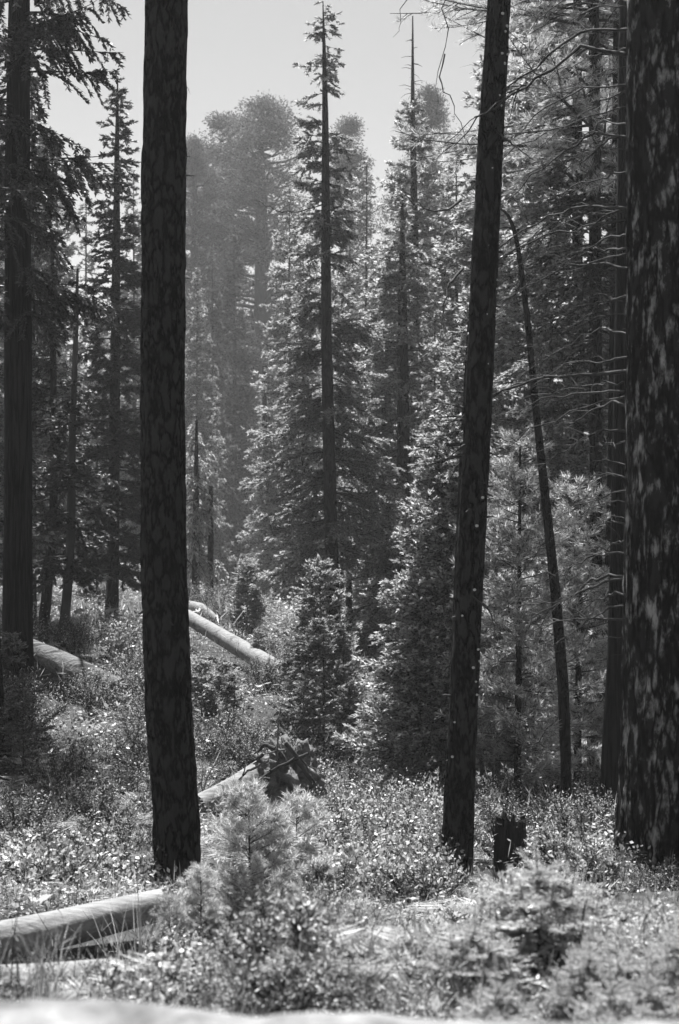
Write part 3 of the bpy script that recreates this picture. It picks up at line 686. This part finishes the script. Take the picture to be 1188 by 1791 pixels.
def shrub_mesh(seed, h=.5, r=.42, nst=16, per=46, lf=(.05, .032), lm='broad_leaf', up=.6, curl=.5):
    g = np.random.default_rng(seed); T = np.linspace(0, 1, 6)
    a = g.random(nst) * 6.283; rr = r * g.uniform(.2, 1, nst); hh = h * g.uniform(.55, 1.1, nst) * (1 - .35 * (rr / r) ** 2)
    q = np.stack([np.cos(a)[:, None] * rr[:, None] * T ** .8, np.sin(a)[:, None] * rr[:, None] * T ** .8, hh[:, None] * (T * 1.25 - .25 * T ** 3)], -1) + g.normal(0, .012, (nst, 6, 3)) * T[None, :, None]
    st = tubes(q, np.tile(.006 * (1 - T * .75), (nst, 1)), 3)
    bi = np.repeat(np.arange(nst), per); m = len(bi); u = g.uniform(.2, 1, m) ** .7; fi = u * 5; i0 = np.minimum(fi.astype(int), 4); fr_ = (fi - i0)[:, None]
    p = q[bi, i0] * (1 - fr_) + q[bi, i0 + 1] * fr_
    off = nrm(g.normal(0, 1, (m, 3)) + [0, 0, .3]); p2 = p + off * (g.uniform(.02, .13, m) * (r / .42))[:, None]
    tw_ = tubes(np.stack([p, p2], 1), np.tile([.0025, .001], (m, 1)), 3)
    d = nrm(off + g.normal(0, .5, (m, 3))); un = np.array([0, 0, 1.]) * up + g.normal(0, curl, (m, 3))
    lv = leaves(p2, d, un, g.uniform(.6, 1.2, m) * lf[0], g.uniform(.7, 1.2, m) * lf[1])
    BV, BF, _ = join(st, tw_)
    return crown_mesh('foliage', (lv, (BV, BF)), M[lm], M['twig'])

def grass_mesh(seed, n=60, h=.5, r=.1, w=.006, lm='grass_leaf'):
    g = np.random.default_rng(seed); a = g.random(n) * 6.283; T = np.linspace(0, 1, 6); hh = h * g.uniform(.5, 1.1, n); ln = hh * g.uniform(.05, .55, n)
    b = np.stack([g.normal(0, r * .5, n), g.normal(0, r * .5, n), 0 * a], -1)
    hd = np.stack([np.cos(a), np.sin(a), 0 * a], -1); sd_ = np.stack([-np.sin(a), np.cos(a), 0 * a], -1)
    q = b[:, None] + hd[:, None] * (ln[:, None] * T ** 2)[..., None] + np.array([0, 0, 1.]) * (hh[:, None] * (T - .25 * (ln / hh)[:, None] * T ** 2))[..., None]
    wd = (w * (1 - T * .9))[None, :, None] * sd_[:, None]
    V = np.stack([q - wd / 2, q + wd / 2], 2).reshape(-1, 3)
    i = (np.arange(n)[:, None] * 12 + np.arange(5)[None] * 2).ravel()
    return mesh('blades', V, np.stack([i, i + 1, i + 3, i + 2], -1), M[lm])

def sapling_mesh(seed, H, Rr, nbr, lm, lf, lf_sp, tw_sp, **kw):
    vf = crown_vf(seed, straight, H * .06, H * .99, lambda t: Rr * (1 - t) ** .7 + .03, nbr, lf_sp=lf_sp, tw_sp=tw_sp, lf=lf, arm_r=.006, gap=.05, **kw)
    return crown_mesh('crown', vf, M[lm], M['twig'])

def small(name, me, part, stem=None):
    root = link(name, None); link(part, me, root)
    if stem:
        H, r = stem; V, F = tubes(np.array([[[0, 0, -.1], [.01, 0, H * .5], [0, .01, H]]]), np.array([[r, r * .7, r * .2]]), 7)
        link('trunk' if r > .012 else 'stem', mesh('stem', V, F, M['twig']), root)
    return root

PL = {
 'fern': (small('fern', fern_mesh(1), 'fronds'), 'fern'), 'fern2': (small('fern', fern_mesh(2, 7, .75, 19), 'fronds'), 'fern'),
 'bracken': (small('bracken', fern_mesh(21, 6, .6, 15, .5), 'fronds'), 'fern'),
 'leafy': (small('leafy_shrub', shrub_mesh(3), 'foliage'), 'shrub'), 'leafy2': (small('leafy_shrub', shrub_mesh(4, .7, .5, 20, 50, (.045, .03)), 'foliage'), 'shrub'),
 'heath': (small('small_leaved_shrub', shrub_mesh(5, .42, .45, 30, 60, (.036, .017), 'cover_leaf', .3, .8), 'foliage'), 'shrub'),
 'heath2': (small('small_leaved_shrub', shrub_mesh(6, .75, .6, 34, 80, (.034, .015), 'cover_leaf', .3, .8), 'foliage'), 'shrub'),
 'grass': (small('grass_tuft', grass_mesh(7), 'blades'), 'grass tuft'), 'reed': (small('grass_tuft', grass_mesh(8, 46, .75, .16, .012), 'blades'), 'grass tuft'),
 'firlet': (small('fir_sapling', sapling_mesh(9, 1.6, .5, 46, 'needle_mid', (.04, .016), .012, .06, droop=.15, slope=(0, .6)), 'crown', (1.6, .016)), 'fir sapling'),
 'firlet2': (small('fir_sapling', sapling_mesh(10, 1.6, .42, 70, 'cedar_leaf', (.045, .018), .012, .06, droop=.1, up=.3, slope=(.1, .8)), 'crown', (1.6, .016)), 'fir sapling'),
 'pinelet': (small('pine_sapling', sapling_mesh(11, 1.2, .5, 44, 'pine_needle', (.085, .0055), .05, .085, kind='tuft', tuft=16, up=.3, slope=(.1, .9)), 'crown', (1.2, .014)), 'pine sapling'),
 'firnear': (small('fir_sapling', sapling_mesh(12, .95, .46, 26, 'near_needle', (.034, .007), .006, .06, droop=.05, up=.05, slope=(.1, .5), tilt=.2), 'crown', (.95, .010)), 'fir sapling'),
}
def shoot_star(seed, n=10, L=.2, nl=.026):
    g = np.random.default_rng(seed); Q = []; 
    for i in range(n):
        a = i * 6.283 / n + g.normal(0, .12); e = g.uniform(.05, .45) if i else 1.5
        Q.append(np.array([math.cos(a) * math.cos(e), math.sin(a) * math.cos(e), math.sin(e)]) * L * g.uniform(.75, 1.1))
    Q = np.array(Q); k = 130; i = np.repeat(np.arange(n), k); u = g.random(n * k)[:, None]
    p = Q[i] * u; ax = nrm(Q[i]); d = nrm(nrm(np.cross(g.normal(0, 1, p.shape), ax)) + ax * .55)
    lv = leaves(p, d, g.normal(0, 1, p.shape), g.uniform(.7, 1.1, n * k) * nl, np.full(n * k, .0045))
    st = tubes(np.stack([Q * 0, Q * .5, Q], 1), np.tile([.003, .0025, .0015], (n, 1)), 4)
    return crown_mesh('tip_shoot', (lv, st), M['near_needle'], M['twig'])
_nf = PL['firnear'][0]
_ss = shoot_star(5)
for h_, r_n in ((.95, 1.0), (.80, 1.15), (.66, 1.2)):
    n_r = 1 if h_ > .9 else 7
    for q_i in range(n_r):
        a_ = q_i * 6.283 / n_r + h_ * 9; rad_ = 0 if n_r == 1 else (.97 - h_) * .75 + .05
        link('tip_shoot', _ss, _nf, (math.cos(a_) * rad_, math.sin(a_) * rad_, h_ - rad_ * .1 + .01), a_, (r_n, r_n, r_n * (1.6 if n_r == 1 else .8)))
plused = set()
def plant(kind, x, y, s, label, group=None, rz=0.0, dz=0.0, cat=None, sz=None):
    root, ct = PL[kind]; loc = (x, y, G(x, y) - .02 + dz); sv = (s, s, sz or s)
    if kind not in plused:
        plused.add(kind); root.location = [float(v) for v in loc]; root.rotation_euler = (0, 0, rz); root.scale = sv
        return tag(root, label, cat or ct, group)
    return dup(root, loc, rz, label, group, sv)

# places kept free of tall plants: (px0, px1, d0, d1, share kept)
CLEAR = [(30, 235, 20.5, 30, .12), (315, 510, 25.5, 38, .05), (345, 610, 17.2, 21.6, .12), (840, 950, 7.5, 14.9, .08), (258, 352, 9.5, 14.3, .1), (755, 835, 9.0, 14.6, .12),
         (-200, 300, 5.9, 9.0, .12), (1060, 1300, 7.5, 13.5, .15)]
def free(px, d, u):
    for a, b, c, e, k in CLEAR:
        if a < px < b and c < d < e and u > k: return False
    return True
pg = np.random.default_rng(99)
KD = {'fern': 'arching fern', 'fern2': 'broad arching fern', 'bracken': 'stalked bracken', 'leafy': 'round leaved shrub', 'leafy2': 'tall round leaved shrub', 'heath': 'fine leaved shrub',
      'heath2': 'tall fine leaved shrub', 'grass': 'thin grass tuft', 'firnear': 'blurred pale fir seedling'}
def side_of(px):
    "what stands beside a column of the photograph"
    for lim, w in ((60, 'by the ribbed cedar side'), (250, 'towards the wide pine trunk'), (380, 'beside the wide pine trunk'), (560, 'below the upturned roots'), (740, 'before the bushy cedar'),
                   (860, 'by the leaning pine'), (960, 'by the splintered stump'), (1060, 'by the bent snag')):
        if px < lim: return w
    return 'by the massive trunk'
def patch(kinds, n, pxr, dr, where, group, s=(.8, 1.3), logd=True):
    mid = math.sqrt(dr[0] * dr[1]); ms = (s[0] + s[1]) / 2
    for i in range(n):
        px = pg.uniform(*pxr); d = math.exp(pg.uniform(math.log(dr[0]), math.log(dr[1]))) if logd else pg.uniform(*dr)
        if not free(px, d, pg.random()): continue
        k = kinds[i % len(kinds)]; sc_ = pg.uniform(*s)
        plant(k, (px - 594) / FPX * d, d, sc_, ('%s %s %s, %s, %s' % ('big' if sc_ > ms else 'small', KD[k], where, 'nearer half' if d < mid else 'farther half', side_of(px))), group, pg.uniform(0, 6.28))

# single plants
b1 = lambda px, d: ((px - 594) / FPX * d, d)
plant('pinelet', *b1(435, 9.0), .72, sz=.74, label= 'young long needled pine sapling beside the foot of the wide pine trunk', rz=.4)
plant('pinelet', *b1(352, 8.6), .38, 'low pine sapling at the end of the pale smooth log', rz=2)
plant('pinelet', *b1(520, 9.8), .7, 'low bushy pine sapling next to the taller pine sapling', rz=3)
plant('firnear', *b1(940, 5.1), .68, sz=.42, label= 'pale fir sapling with a star of needles at its tip, close to the camera', rz=.5)
plant('firnear', *b1(1080, 4.4), .5, sz=.3, label= 'pale fir sapling low beside the star tipped one', rz=1.5)
plant('firnear', *b1(830, 4.8), .45, sz=.3, label= 'small pale fir sapling low beside the leaning pine line', rz=2.5)
plant('firlet2', *b1(432, 42), 1.35, 'bushy round sapling on the bright mound at the misty gap', sz=1.3)
plant('firlet2', *b1(452, 33), .6, 'tiny sapling just above the far pale log')
plant('firlet2', *b1(352, 27), .95, 'bright sapling just past the wide pine trunk', 'bushy saplings on the slope')
plant('firlet', *b1(410, 26), .85, 'spiky sapling between the wide pine trunk and the root plate')
plant('firlet2', *b1(390, 28), .8, 'bushy sapling under the far pale log', 'bushy saplings on the slope')
plant('firlet', *b1(565, 26), 1.7, 'dark fir sapling behind the upturned roots, the tallest there')
plant('firlet', *b1(530, 28), 1.35, 'dark fir sapling on the near side of the tall dark one')
plant('firlet', *b1(600, 29), 1.45, 'dark fir sapling on the far side of the tall dark one')
plant('firlet2', *b1(560, 30), 1.85, 'bright topped sapling behind the dark fir saplings')
plant('firlet', *b1(40, 18.5), .95, 'small fir sapling in front of the ribbed cedar foot')
plant('firlet', *b1(22, 21), 1.2, 'spindly sapling leaning over the ribbed cedar foot')
plant('firlet', *b1(700, 26), 1.1, 'sapling in front of the bushy cedar')
plant('leafy2', *b1(540, 21.5), 1.1, 'big leaved shrub growing over the upturned roots')
plant('pinelet', *b1(296, 8.2), .3, 'lowest pine sprig at the tapered end of the pale smooth log')
plant('reed', *b1(238, 7.4), .85, 'tall clump of grass blades in front of the pale smooth log end')
plant('fern2', *b1(425, 5.6), .42, 'flat fern lying low near the stone wall')

# patches
patch(['bracken', 'fern', 'bracken', 'fern2', 'bracken'], 150, (-80, 285), (13.8, 21.5), 'in the fern bed', 'ferns below the ribbed cedar', (.55, .95))
patch(['leafy', 'leafy2'], 44, (-80, 265), (10, 15), 'behind the smooth log', 'glossy shrubs behind the pale smooth log', (.6, 1.1))
patch(['leafy2', 'heath2', 'leafy'], 60, (-60, 285), (14, 21), 'in the fern bed', 'shrubs in the fern bed', (.6, 1.1))
patch(['heath2', 'leafy2'], 60, (-60, 300), (20, 34), 'under the slim firs', 'brush under the slim firs', (.8, 1.5))
patch(['heath2', 'heath'], 70, (310, 620), (22, 48), 'on the far slope', 'shrubs on the slope of the far logs', (.7, 1.3))
patch(['fern', 'fern2'], 34, (350, 560), (10.5, 19), 'on the bank', 'ferns before the upturned roots', (.6, 1.1))
patch(['leafy', 'leafy2'], 80, (560, 800), (10, 21), 'in the glossy brush', 'glossy shrubs before the bushy cedar', (.6, 1.15))
patch(['fern', 'leafy', 'heath2'], 75, (835, 1100), (14.5, 25), 'behind the stump', 'plants behind the splintered stump', (.45, .95))
patch(['heath', 'leafy', 'fern'], 80, (560, 1250), (6.5, 13.5), 'on the near bank', 'twiggy shrubs on the near bank', (.55, 1.0))
patch(['heath', 'heath2'], 26, (1000, 1260), (9, 13), 'at the trunk foot', 'shrubs at the massive trunk', (.35, .6))
patch(['heath', 'fern', 'grass', 'fern2', 'leafy'], 44, (200, 700), (4.6, 9), 'past the stone wall', 'low tangle past the stone wall', (.35, .7))
patch(['grass'], 70, (-100, 1290), (4.3, 11), 'on the near bank', 'grass tufts on the near bank', (.25, .7))
patch(['firnear'], 9, (860, 1240), (3.8, 4.8), 'along the wall', 'blurred seedlings along the wall', (.2, .36))
patch(['fern'], 16, (-60, 640), (5, 8), 'past the stone wall', 'small ferns past the stone wall', (.35, .6))

patch(['grass', 'fern', 'heath'], 60, (-60, 300), (4.3, 7.3), 'round the smooth logs', 'tiny plants around the smooth logs', (.14, .26))
patch(['heath', 'grass'], 60, (300, 1250), (4.2, 7), 'close to the wall', 'wiry plants close to the wall', (.3, .6))
# ------------------------------------------------------------------ ground cover that nobody could count
def cover(name, n, dr, pxr, hmax, lf, lm, seed, per=14, rad=.12, label='', mixed=True):
    g = np.random.default_rng(seed)
    d = np.exp(g.uniform(math.log(dr[0]), math.log(dr[1]), n)); px = g.uniform(*pxr, n); x = (px - 594) / FPX * d
    keep = vnoise(np.stack([x * .8, d * .8, d * 0], -1), seed) + .5 * vnoise(np.stack([x * .25, d * .25, d * 0], -1), seed + 1) > .62
    for a_, b_, c_, e_ in ((30, 235, 22.5, 30), (335, 500, 30, 37), (345, 520, 19, 21.6), (-200, 200, 6.2, 8.2), (200, 300, 7.0, 8.8)): keep &= ~((px > a_) & (px < b_) & (d > c_) & (d < e_) & (g.random(n) > .4))
    d, x = d[keep], x[keep]; n = len(d)
    z = G(x, d); sc_ = np.clip((d / 16) ** .55, .36, 2.2); h = hmax * g.uniform(.3, 1, n) * sc_
    i = np.repeat(np.arange(n), per); m = len(i)
    p = np.stack([x, d, z], -1)[i] + g.normal(0, 1, (m, 3)) * np.array([1, 1, 0]) * (rad * sc_[i])[:, None]; p[:, 2] += g.random(m) ** .8 * h[i]
    ty = g.choice(4, n, p=[.38, .22, .25, .15])[i] if mixed else np.zeros(m, int); fs = np.exp(g.normal(0, .35, n))[i]
    up_ = np.array([.55, 2.6, .5, .3])[ty]
    dirs = nrm(np.concatenate([g.normal(0, 1, (m, 2)), (np.abs(g.normal(0, 1, m)) * up_ * np.where(g.random(m) < .8, 1, -1))[:, None]], 1)); un = np.array([0, 0, 1.]) + g.normal(0, .6, (m, 3))
    ll = g.uniform(.6, 1.3, m) * lf[0] * sc_[i] * fs * np.array([1, 2.6, .5, 1.3])[ty]; ww = g.uniform(.7, 1.2, m) * lf[1] * sc_[i] * fs * np.array([1, .28, .55, .35])[ty]
    V, F = leaves(p, dirs, un, ll, ww)
    o = link(name, mesh(name, V, F, [M[lm], M['grass_leaf'], M['needle'], M['fern_leaf']], ty)); tag(o, label, 'plants', None, 'stuff'); return o
cover('ground_cover', 62000, (3.6, 95), (-420, 1600), .28, (.05, .022), 'cover_leaf', 501, 15, .12, 'leafy low ground cover spread over the slope')
cover('undergrowth', 9000, (12, 90), (-300, 1500), .55, (.07, .03), 'needle', 502, 16, .2, 'darker low brush among the trees')
cover('fallen_leaves', 9000, (3.2, 30), (-400, 1600), .03, (.03, .012), 'grass_leaf', 503, 6, .2, 'pale dry litter scattered on the soil')
def stems(name, n, dr, label, seed, hr, mat):
    g = np.random.default_rng(seed); d = np.exp(g.uniform(math.log(dr[0]), math.log(dr[1]), n)); x = (g.uniform(-300, 1500, n) - 594) / FPX * d
    z = G(x, d); h = g.uniform(*hr, n); a = g.random(n) * 6.283; T = np.linspace(0, 1, 5); ln = h * g.uniform(0, .8, n)
    q = np.stack([x[:, None] + np.cos(a)[:, None] * ln[:, None] * T ** 1.5, d[:, None] + np.sin(a)[:, None] * ln[:, None] * T ** 1.5, z[:, None] + h[:, None] * (T - .2 * T ** 2)], -1) + g.normal(0, .012, (n, 5, 3)) * T[None, :, None]
    V1, F1 = tubes(q, np.tile(.0032 * (1 - T * .7), (n, 1)), 3)
    i = np.repeat(np.arange(n), 3); u = g.integers(1, 4, len(i)); p = q[i, u]; e = p + g.normal(0, 1, (len(i), 3)) * (h[i] * .12)[:, None] + np.array([0, 0, 1.]) * (h[i] * .12)[:, None]
    V2, F2 = tubes(np.stack([p, e], 1), np.tile([.002, .0008], (len(i), 1)), 3)
    V, F, _ = join((V1, F1), (V2, F2)); tag(link(name, mesh(name, V, F, M[mat])), label, 'dry stems', None, 'stuff')
stems('dry_stems', 1500, (4.2, 22), 'thin pale dead stems standing through the brush', 601, (.12, .34), 'pale_stem')
stems('dark_stems', 900, (4.2, 22), 'thin dark dead stems standing through the brush', 602, (.15, .45), 'twig')
# ------------------------------------------------------------------ logs, roots, stump, wall
def log(name, label, cat, pts, rad, mat, k=20, seed=1, parts=True, rough=.05, cap='dead_wood'):
    W = np.array([P(*p) for p in pts]); o = W.mean(0); root = thing(name, label, cat, o)
    V, F = bark_tube(W - o, rad, k, .05, rough, 0, seed, 6, .8, .03)
    link('log_shaft', mesh('log_shaft', V, F, M[mat], smooth=True), root)
    for e, q in ((0, W[0]), (-1, W[-1])):
        ax = nrm(W[1] - W[0]) if e == 0 else nrm(W[-1] - W[-2]); r = rad[e]
        th = np.arange(14) * 2 * np.pi / 14; a = nrm(np.cross(ax, [0, 0, 1.])); b = np.cross(ax, a)
        ring = (np.cos(th)[:, None] * a + np.sin(th)[:, None] * b) * r * .97; c = q - o
        V = np.concatenate([[c + ax * (.0)], c + ring]); F = np.array([[0, 1 + i, 1 + (i + 1) % 14, 0] for i in range(14)])[:, :3]
        link('cut_end', mesh('cut_end', V, F, M[cap]), root)
    return root
log('fallen_log', 'smooth pale log lying low beside the clump of tall grass, the larger', 'log', [(-120, 1672, 8.0), (90, 1628, 8.3), (284, 1582, 8.6)], [.125, .11, .095], 'smooth_log', 40, 11, rough=.03)
log('fallen_log', 'smooth pale log low at the picture edge, the smaller below', 'log', [(-140, 1742, 6.2), (30, 1728, 6.3), (195, 1706, 6.8)], [.11, .10, .08], 'smooth_log', 36, 12, rough=.035)
log('fallen_log', 'long straight pale log running down the far slope', 'log', [(300, 1062, 37), (396, 1119, 34.4), (492, 1176, 31.5)], [.17, .2, .22], 'grey_log', 20, 13, rough=.08)
log('fallen_log', 'short broken log with a dark underside above the long pale log', 'log', [(318, 1060, 43), (350, 1066, 42), (380, 1084, 41)], [.22, .2, .1], 'grey_log', 18, 14, rough=.12)
log('fallen_log', 'weathered cracked log lying in the shade beside the ribbed cedar', 'log', [(40, 1126, 29), (124, 1168, 28), (208, 1212, 27)], [.18, .24, .28], 'cracked_log', 26, 15, rough=.16)
log('fallen_log', 'broken butt of a pale log beside the dark edge trunk', 'log', [(-40, 1100, 27), (0, 1122, 27), (16, 1136, 27)], [.1, .1, .09], 'cracked_log', 12, 29)
log('fallen_log', 'thin distant log behind the ribbed cedar', 'log', [(-60, 968, 55), (20, 976, 54), (95, 988, 53)], [.14, .14, .12], 'grey_log', 12, 16)
log('fallen_log', 'pale log end showing at the foot of the bushy cedar', 'log', [(598, 1138, 42), (630, 1138, 41)], [.16, .16], 'grey_log', 12, 17)
log('fallen_log', 'pale cut log in the gap beside the massive trunk', 'log', [(1042, 1219, 40), (1064, 1217, 40)], [.14, .14], 'grey_log', 12, 18)
log('fallen_log', 'short pale splintered log before the upturned roots', 'log', [(545, 1424, 18.6), (590, 1444, 18.2)], [.08, .09], 'grey_log', 12, 19, rough=.12)

# upturned root plate and its trunk
rd = 21.0; RC = P(498, 1358, rd)
rt = thing('upturned_tree', 'fallen tree with its torn root mass standing up in the middle', 'fallen tree', RC)
W = np.array([P(352, 1412, 20.4), P(410, 1382, 20.7), P(470, 1350, 21.1)]) - RC
V, F = bark_tube(W, [.19, .20, .24], 22, .05, .05, 0, 71, 6, .8); link('log_shaft', mesh('log_shaft', V, F, M['grey_log'], smooth=True), rt)
g = np.random.default_rng(72)
th, ph = np.meshgrid(np.linspace(0, np.pi, 40), np.linspace(0, 2 * np.pi, 64, endpoint=False), indexing='ij')
S = np.stack([np.sin(th) * np.cos(ph), np.sin(th) * np.sin(ph), np.cos(th)], -1)
rr = 1 + 1.5 * (fbm(S * 2.6, 5, 6) - .47) * 2 + .25 * np.abs(vnoise(S * 9, 6) - .5)
V = (S * rr[..., None] * np.array([.34, .26, .50])).reshape(-1, 3)
V = V @ np.array([[math.cos(.45), 0, math.sin(.45)], [0, 1, 0], [-math.sin(.45), 0, math.cos(.45)]]) + np.array([.14, 0, -.02])
F = [[i * 64 + j, i * 64 + (j + 1) % 64, (i + 1) * 64 + (j + 1) % 64, (i + 1) * 64 + j] for i in range(39) for j in range(64)]
link('root_plate', mesh('root_plate', V, np.array(F), M['root_wood'], smooth=True), rt)
for pts, r in (([(470, 1330), (430, 1350), (400, 1385)], .022), ([(540, 1318), (500, 1335), (455, 1365), (405, 1392), (372, 1400)], .032), ([(484, 1330), (486, 1300), (487, 1260), (492, 1238)], .018),
               ([(452, 1320), (440, 1300), (452, 1282), (446, 1275)], .012), ([(505, 1310), (478, 1315), (450, 1322)], .018), ([(418, 1380), (428, 1345), (440, 1310), (452, 1278)], .013),
               ([(520, 1330), (552, 1372), (560, 1420)], .045), ([(500, 1300), (535, 1340), (566, 1396), (580, 1420)], .04), ([(460, 1320), (445, 1330), (430, 1326)], .03), ([(352, 1400), (362, 1360), (380, 1330), (404, 1300)], .012),
               ([(358, 1402), (352, 1370), (357, 1345), (350, 1322)], .012), ([(362, 1392), (370, 1372), (386, 1362)], .014), ([(510, 1390), (540, 1412), (545, 1430)], .05), ([(480, 1310), (462, 1300), (455, 1312), (445, 1318)], .035), ([(460, 1360), (480, 1362)], .012)):
    q = [P(x, y, rd - .45 + .05 * i) - RC for i, (x, y) in enumerate(pts)]
    limb(rt, q, r, 'root' if r > .025 else 'broken_branch', 'root_wood' if r < .03 else 'dead_wood', .35)

for i in range(34):
    a = g.uniform(-.6, 3.7); e = g.uniform(-.5, .5); l = g.uniform(.28, .62); c0 = np.array([.1, 0, 0]) + g.normal(0, .08, 3)
    dv = np.array([math.cos(a) * .9, -.5 + e, math.sin(a)]); dv = dv / np.linalg.norm(dv)
    limb(rt, [c0, c0 + dv * l * .5 + g.normal(0, .05, 3), c0 + dv * l + g.normal(0, .09, 3) - [0, 0, .05]], g.uniform(.005, .02), 'root', 'root_wood', .2)
# splintered stump
sd_ = 14.5; SC = np.array([*b1(893, sd_), 0.]); SC[2] = G(SC[0], SC[1])
st_ = thing('splintered_stump', 'black splintered stump with jagged spikes beside the leaning pine', 'stump', SC)
n = 48; a = np.arange(n) * 2 * np.pi / n; hs = np.linspace(-.2, 1, 22)
top = .47 + .20 * np.array([vnoise(np.array([math.cos(x) * 2.6, math.sin(x) * 2.6, .5]), 9) for x in a]) + .16 * (g.random(n) - .5)
rad = .165 * (1 + .25 * (np.array([vnoise(np.array([math.cos(x) * 3, math.sin(x) * 3, 3.5]), 19) for x in a]) - .5))
V = []; 
for h in hs: V.append(np.stack([np.cos(a) * rad * (1.12 - .18 * max(h, 0)), np.sin(a) * rad * (1.12 - .18 * max(h, 0)), np.where(h < 0, h, top * h)], -1))
for h in (.98, .6, .2): V.append(np.stack([np.cos(a) * rad * .62, np.sin(a) * rad * .62, top * h], -1))
V = np.array(V); nr = len(V); V = V.reshape(-1, 3)
F = [[i * n + j, i * n + (j + 1) % n, (i + 1) * n + (j + 1) % n, (i + 1) * n + j] for i in range(nr - 1) for j in range(n)]
link('stump_shell', mesh('stump_shell', V, np.array(F), M['charred_wood']), st_)
for p0, p1, r in (((890, 1520), (858, 1442), .04), ((895, 1510), (883, 1432), .05), ((905, 1510), (904, 1446), .045), ((915, 1515), (911, 1440), .035), ((884, 1520), (872, 1470), .03)):
    q0, q1 = P(*p0, sd_ - .06) - SC, P(*p1, sd_ - .02) - SC; q0[2] = max(q0[2], .05)
    u = np.linspace(0, 1, 6)[:, None]; q = q0 + (q1 - q0) * u
    V, F = tubes(q[None], (r * np.array([1, .95, .85, .7, .45, .05]))[None], 5); link('splinter', mesh('splinter', V, F, M['charred_wood']), st_)

# rough stone wall the camera looks over
nx, ny = 260, 60
X, Y = np.meshgrid(np.linspace(-2.2, 2.2, nx), np.linspace(0, 1, ny), indexing='ij')
def wall_pt(x, v):
    # v 0..1 : near foot, top, far foot
    pr = np.interp(v, [0, .25, .32, .68, .75, 1], [0, .0, .06, .94, 1.0, 1.0]); zt = np.interp(v, [0, .25, .32, .68, .75, 1], [-.75, -.05, 0, 0, -.05, -.9])
    y = 1.65 + pr * .55; nz = (fbm(np.stack([x * 2.0, y * 2.0, zt * 2.0], -1), 31, 5) - .47) * 1.15
    return np.stack([x, y + nz * .12, CZ - .752 + zt + nz * .085], -1)
V = wall_pt(X, Y).reshape(-1, 3); i = (np.arange(nx - 1)[:, None] * ny + np.arange(ny - 1)[None]).ravel()
w_ = link('stone_parapet', mesh('stone_parapet', V, np.stack([i, i + ny, i + ny + 1, i + 1], -1), M['stone'], smooth=True))
tag(w_, 'blurred pale rough stone parapet along the bottom edge', 'stone wall')

# ------------------------------------------------------------------ haze
hm, ht = newmat('haze'); pv = ht.nodes.new('ShaderNodeVolumePrincipled'); pv.inputs['Density'].default_value = .0005
pv.inputs['Color'].default_value = (.95, .95, .95, 1); pv.inputs['Anisotropy'].default_value = .3
ho = ht.nodes.new('ShaderNodeOutputMaterial'); ht.links.new(pv.outputs[0], ho.inputs['Volume'])
x0, x1, y0, y1, z0, z1 = -240, 240, -20, 345, -22, 62
V = [(x, y, z) for z in (z0, z1) for y in (y0, y1) for x in (x0, x1)]
F = [[0, 2, 3, 1], [4, 5, 7, 6], [0, 1, 5, 4], [2, 6, 7, 3], [0, 4, 6, 2], [1, 3, 7, 5]]
hz = link('haze', mesh('haze', V, np.array(F), hm)); tag(hz, 'thin pale haze filling the valley', 'haze', None, 'stuff')
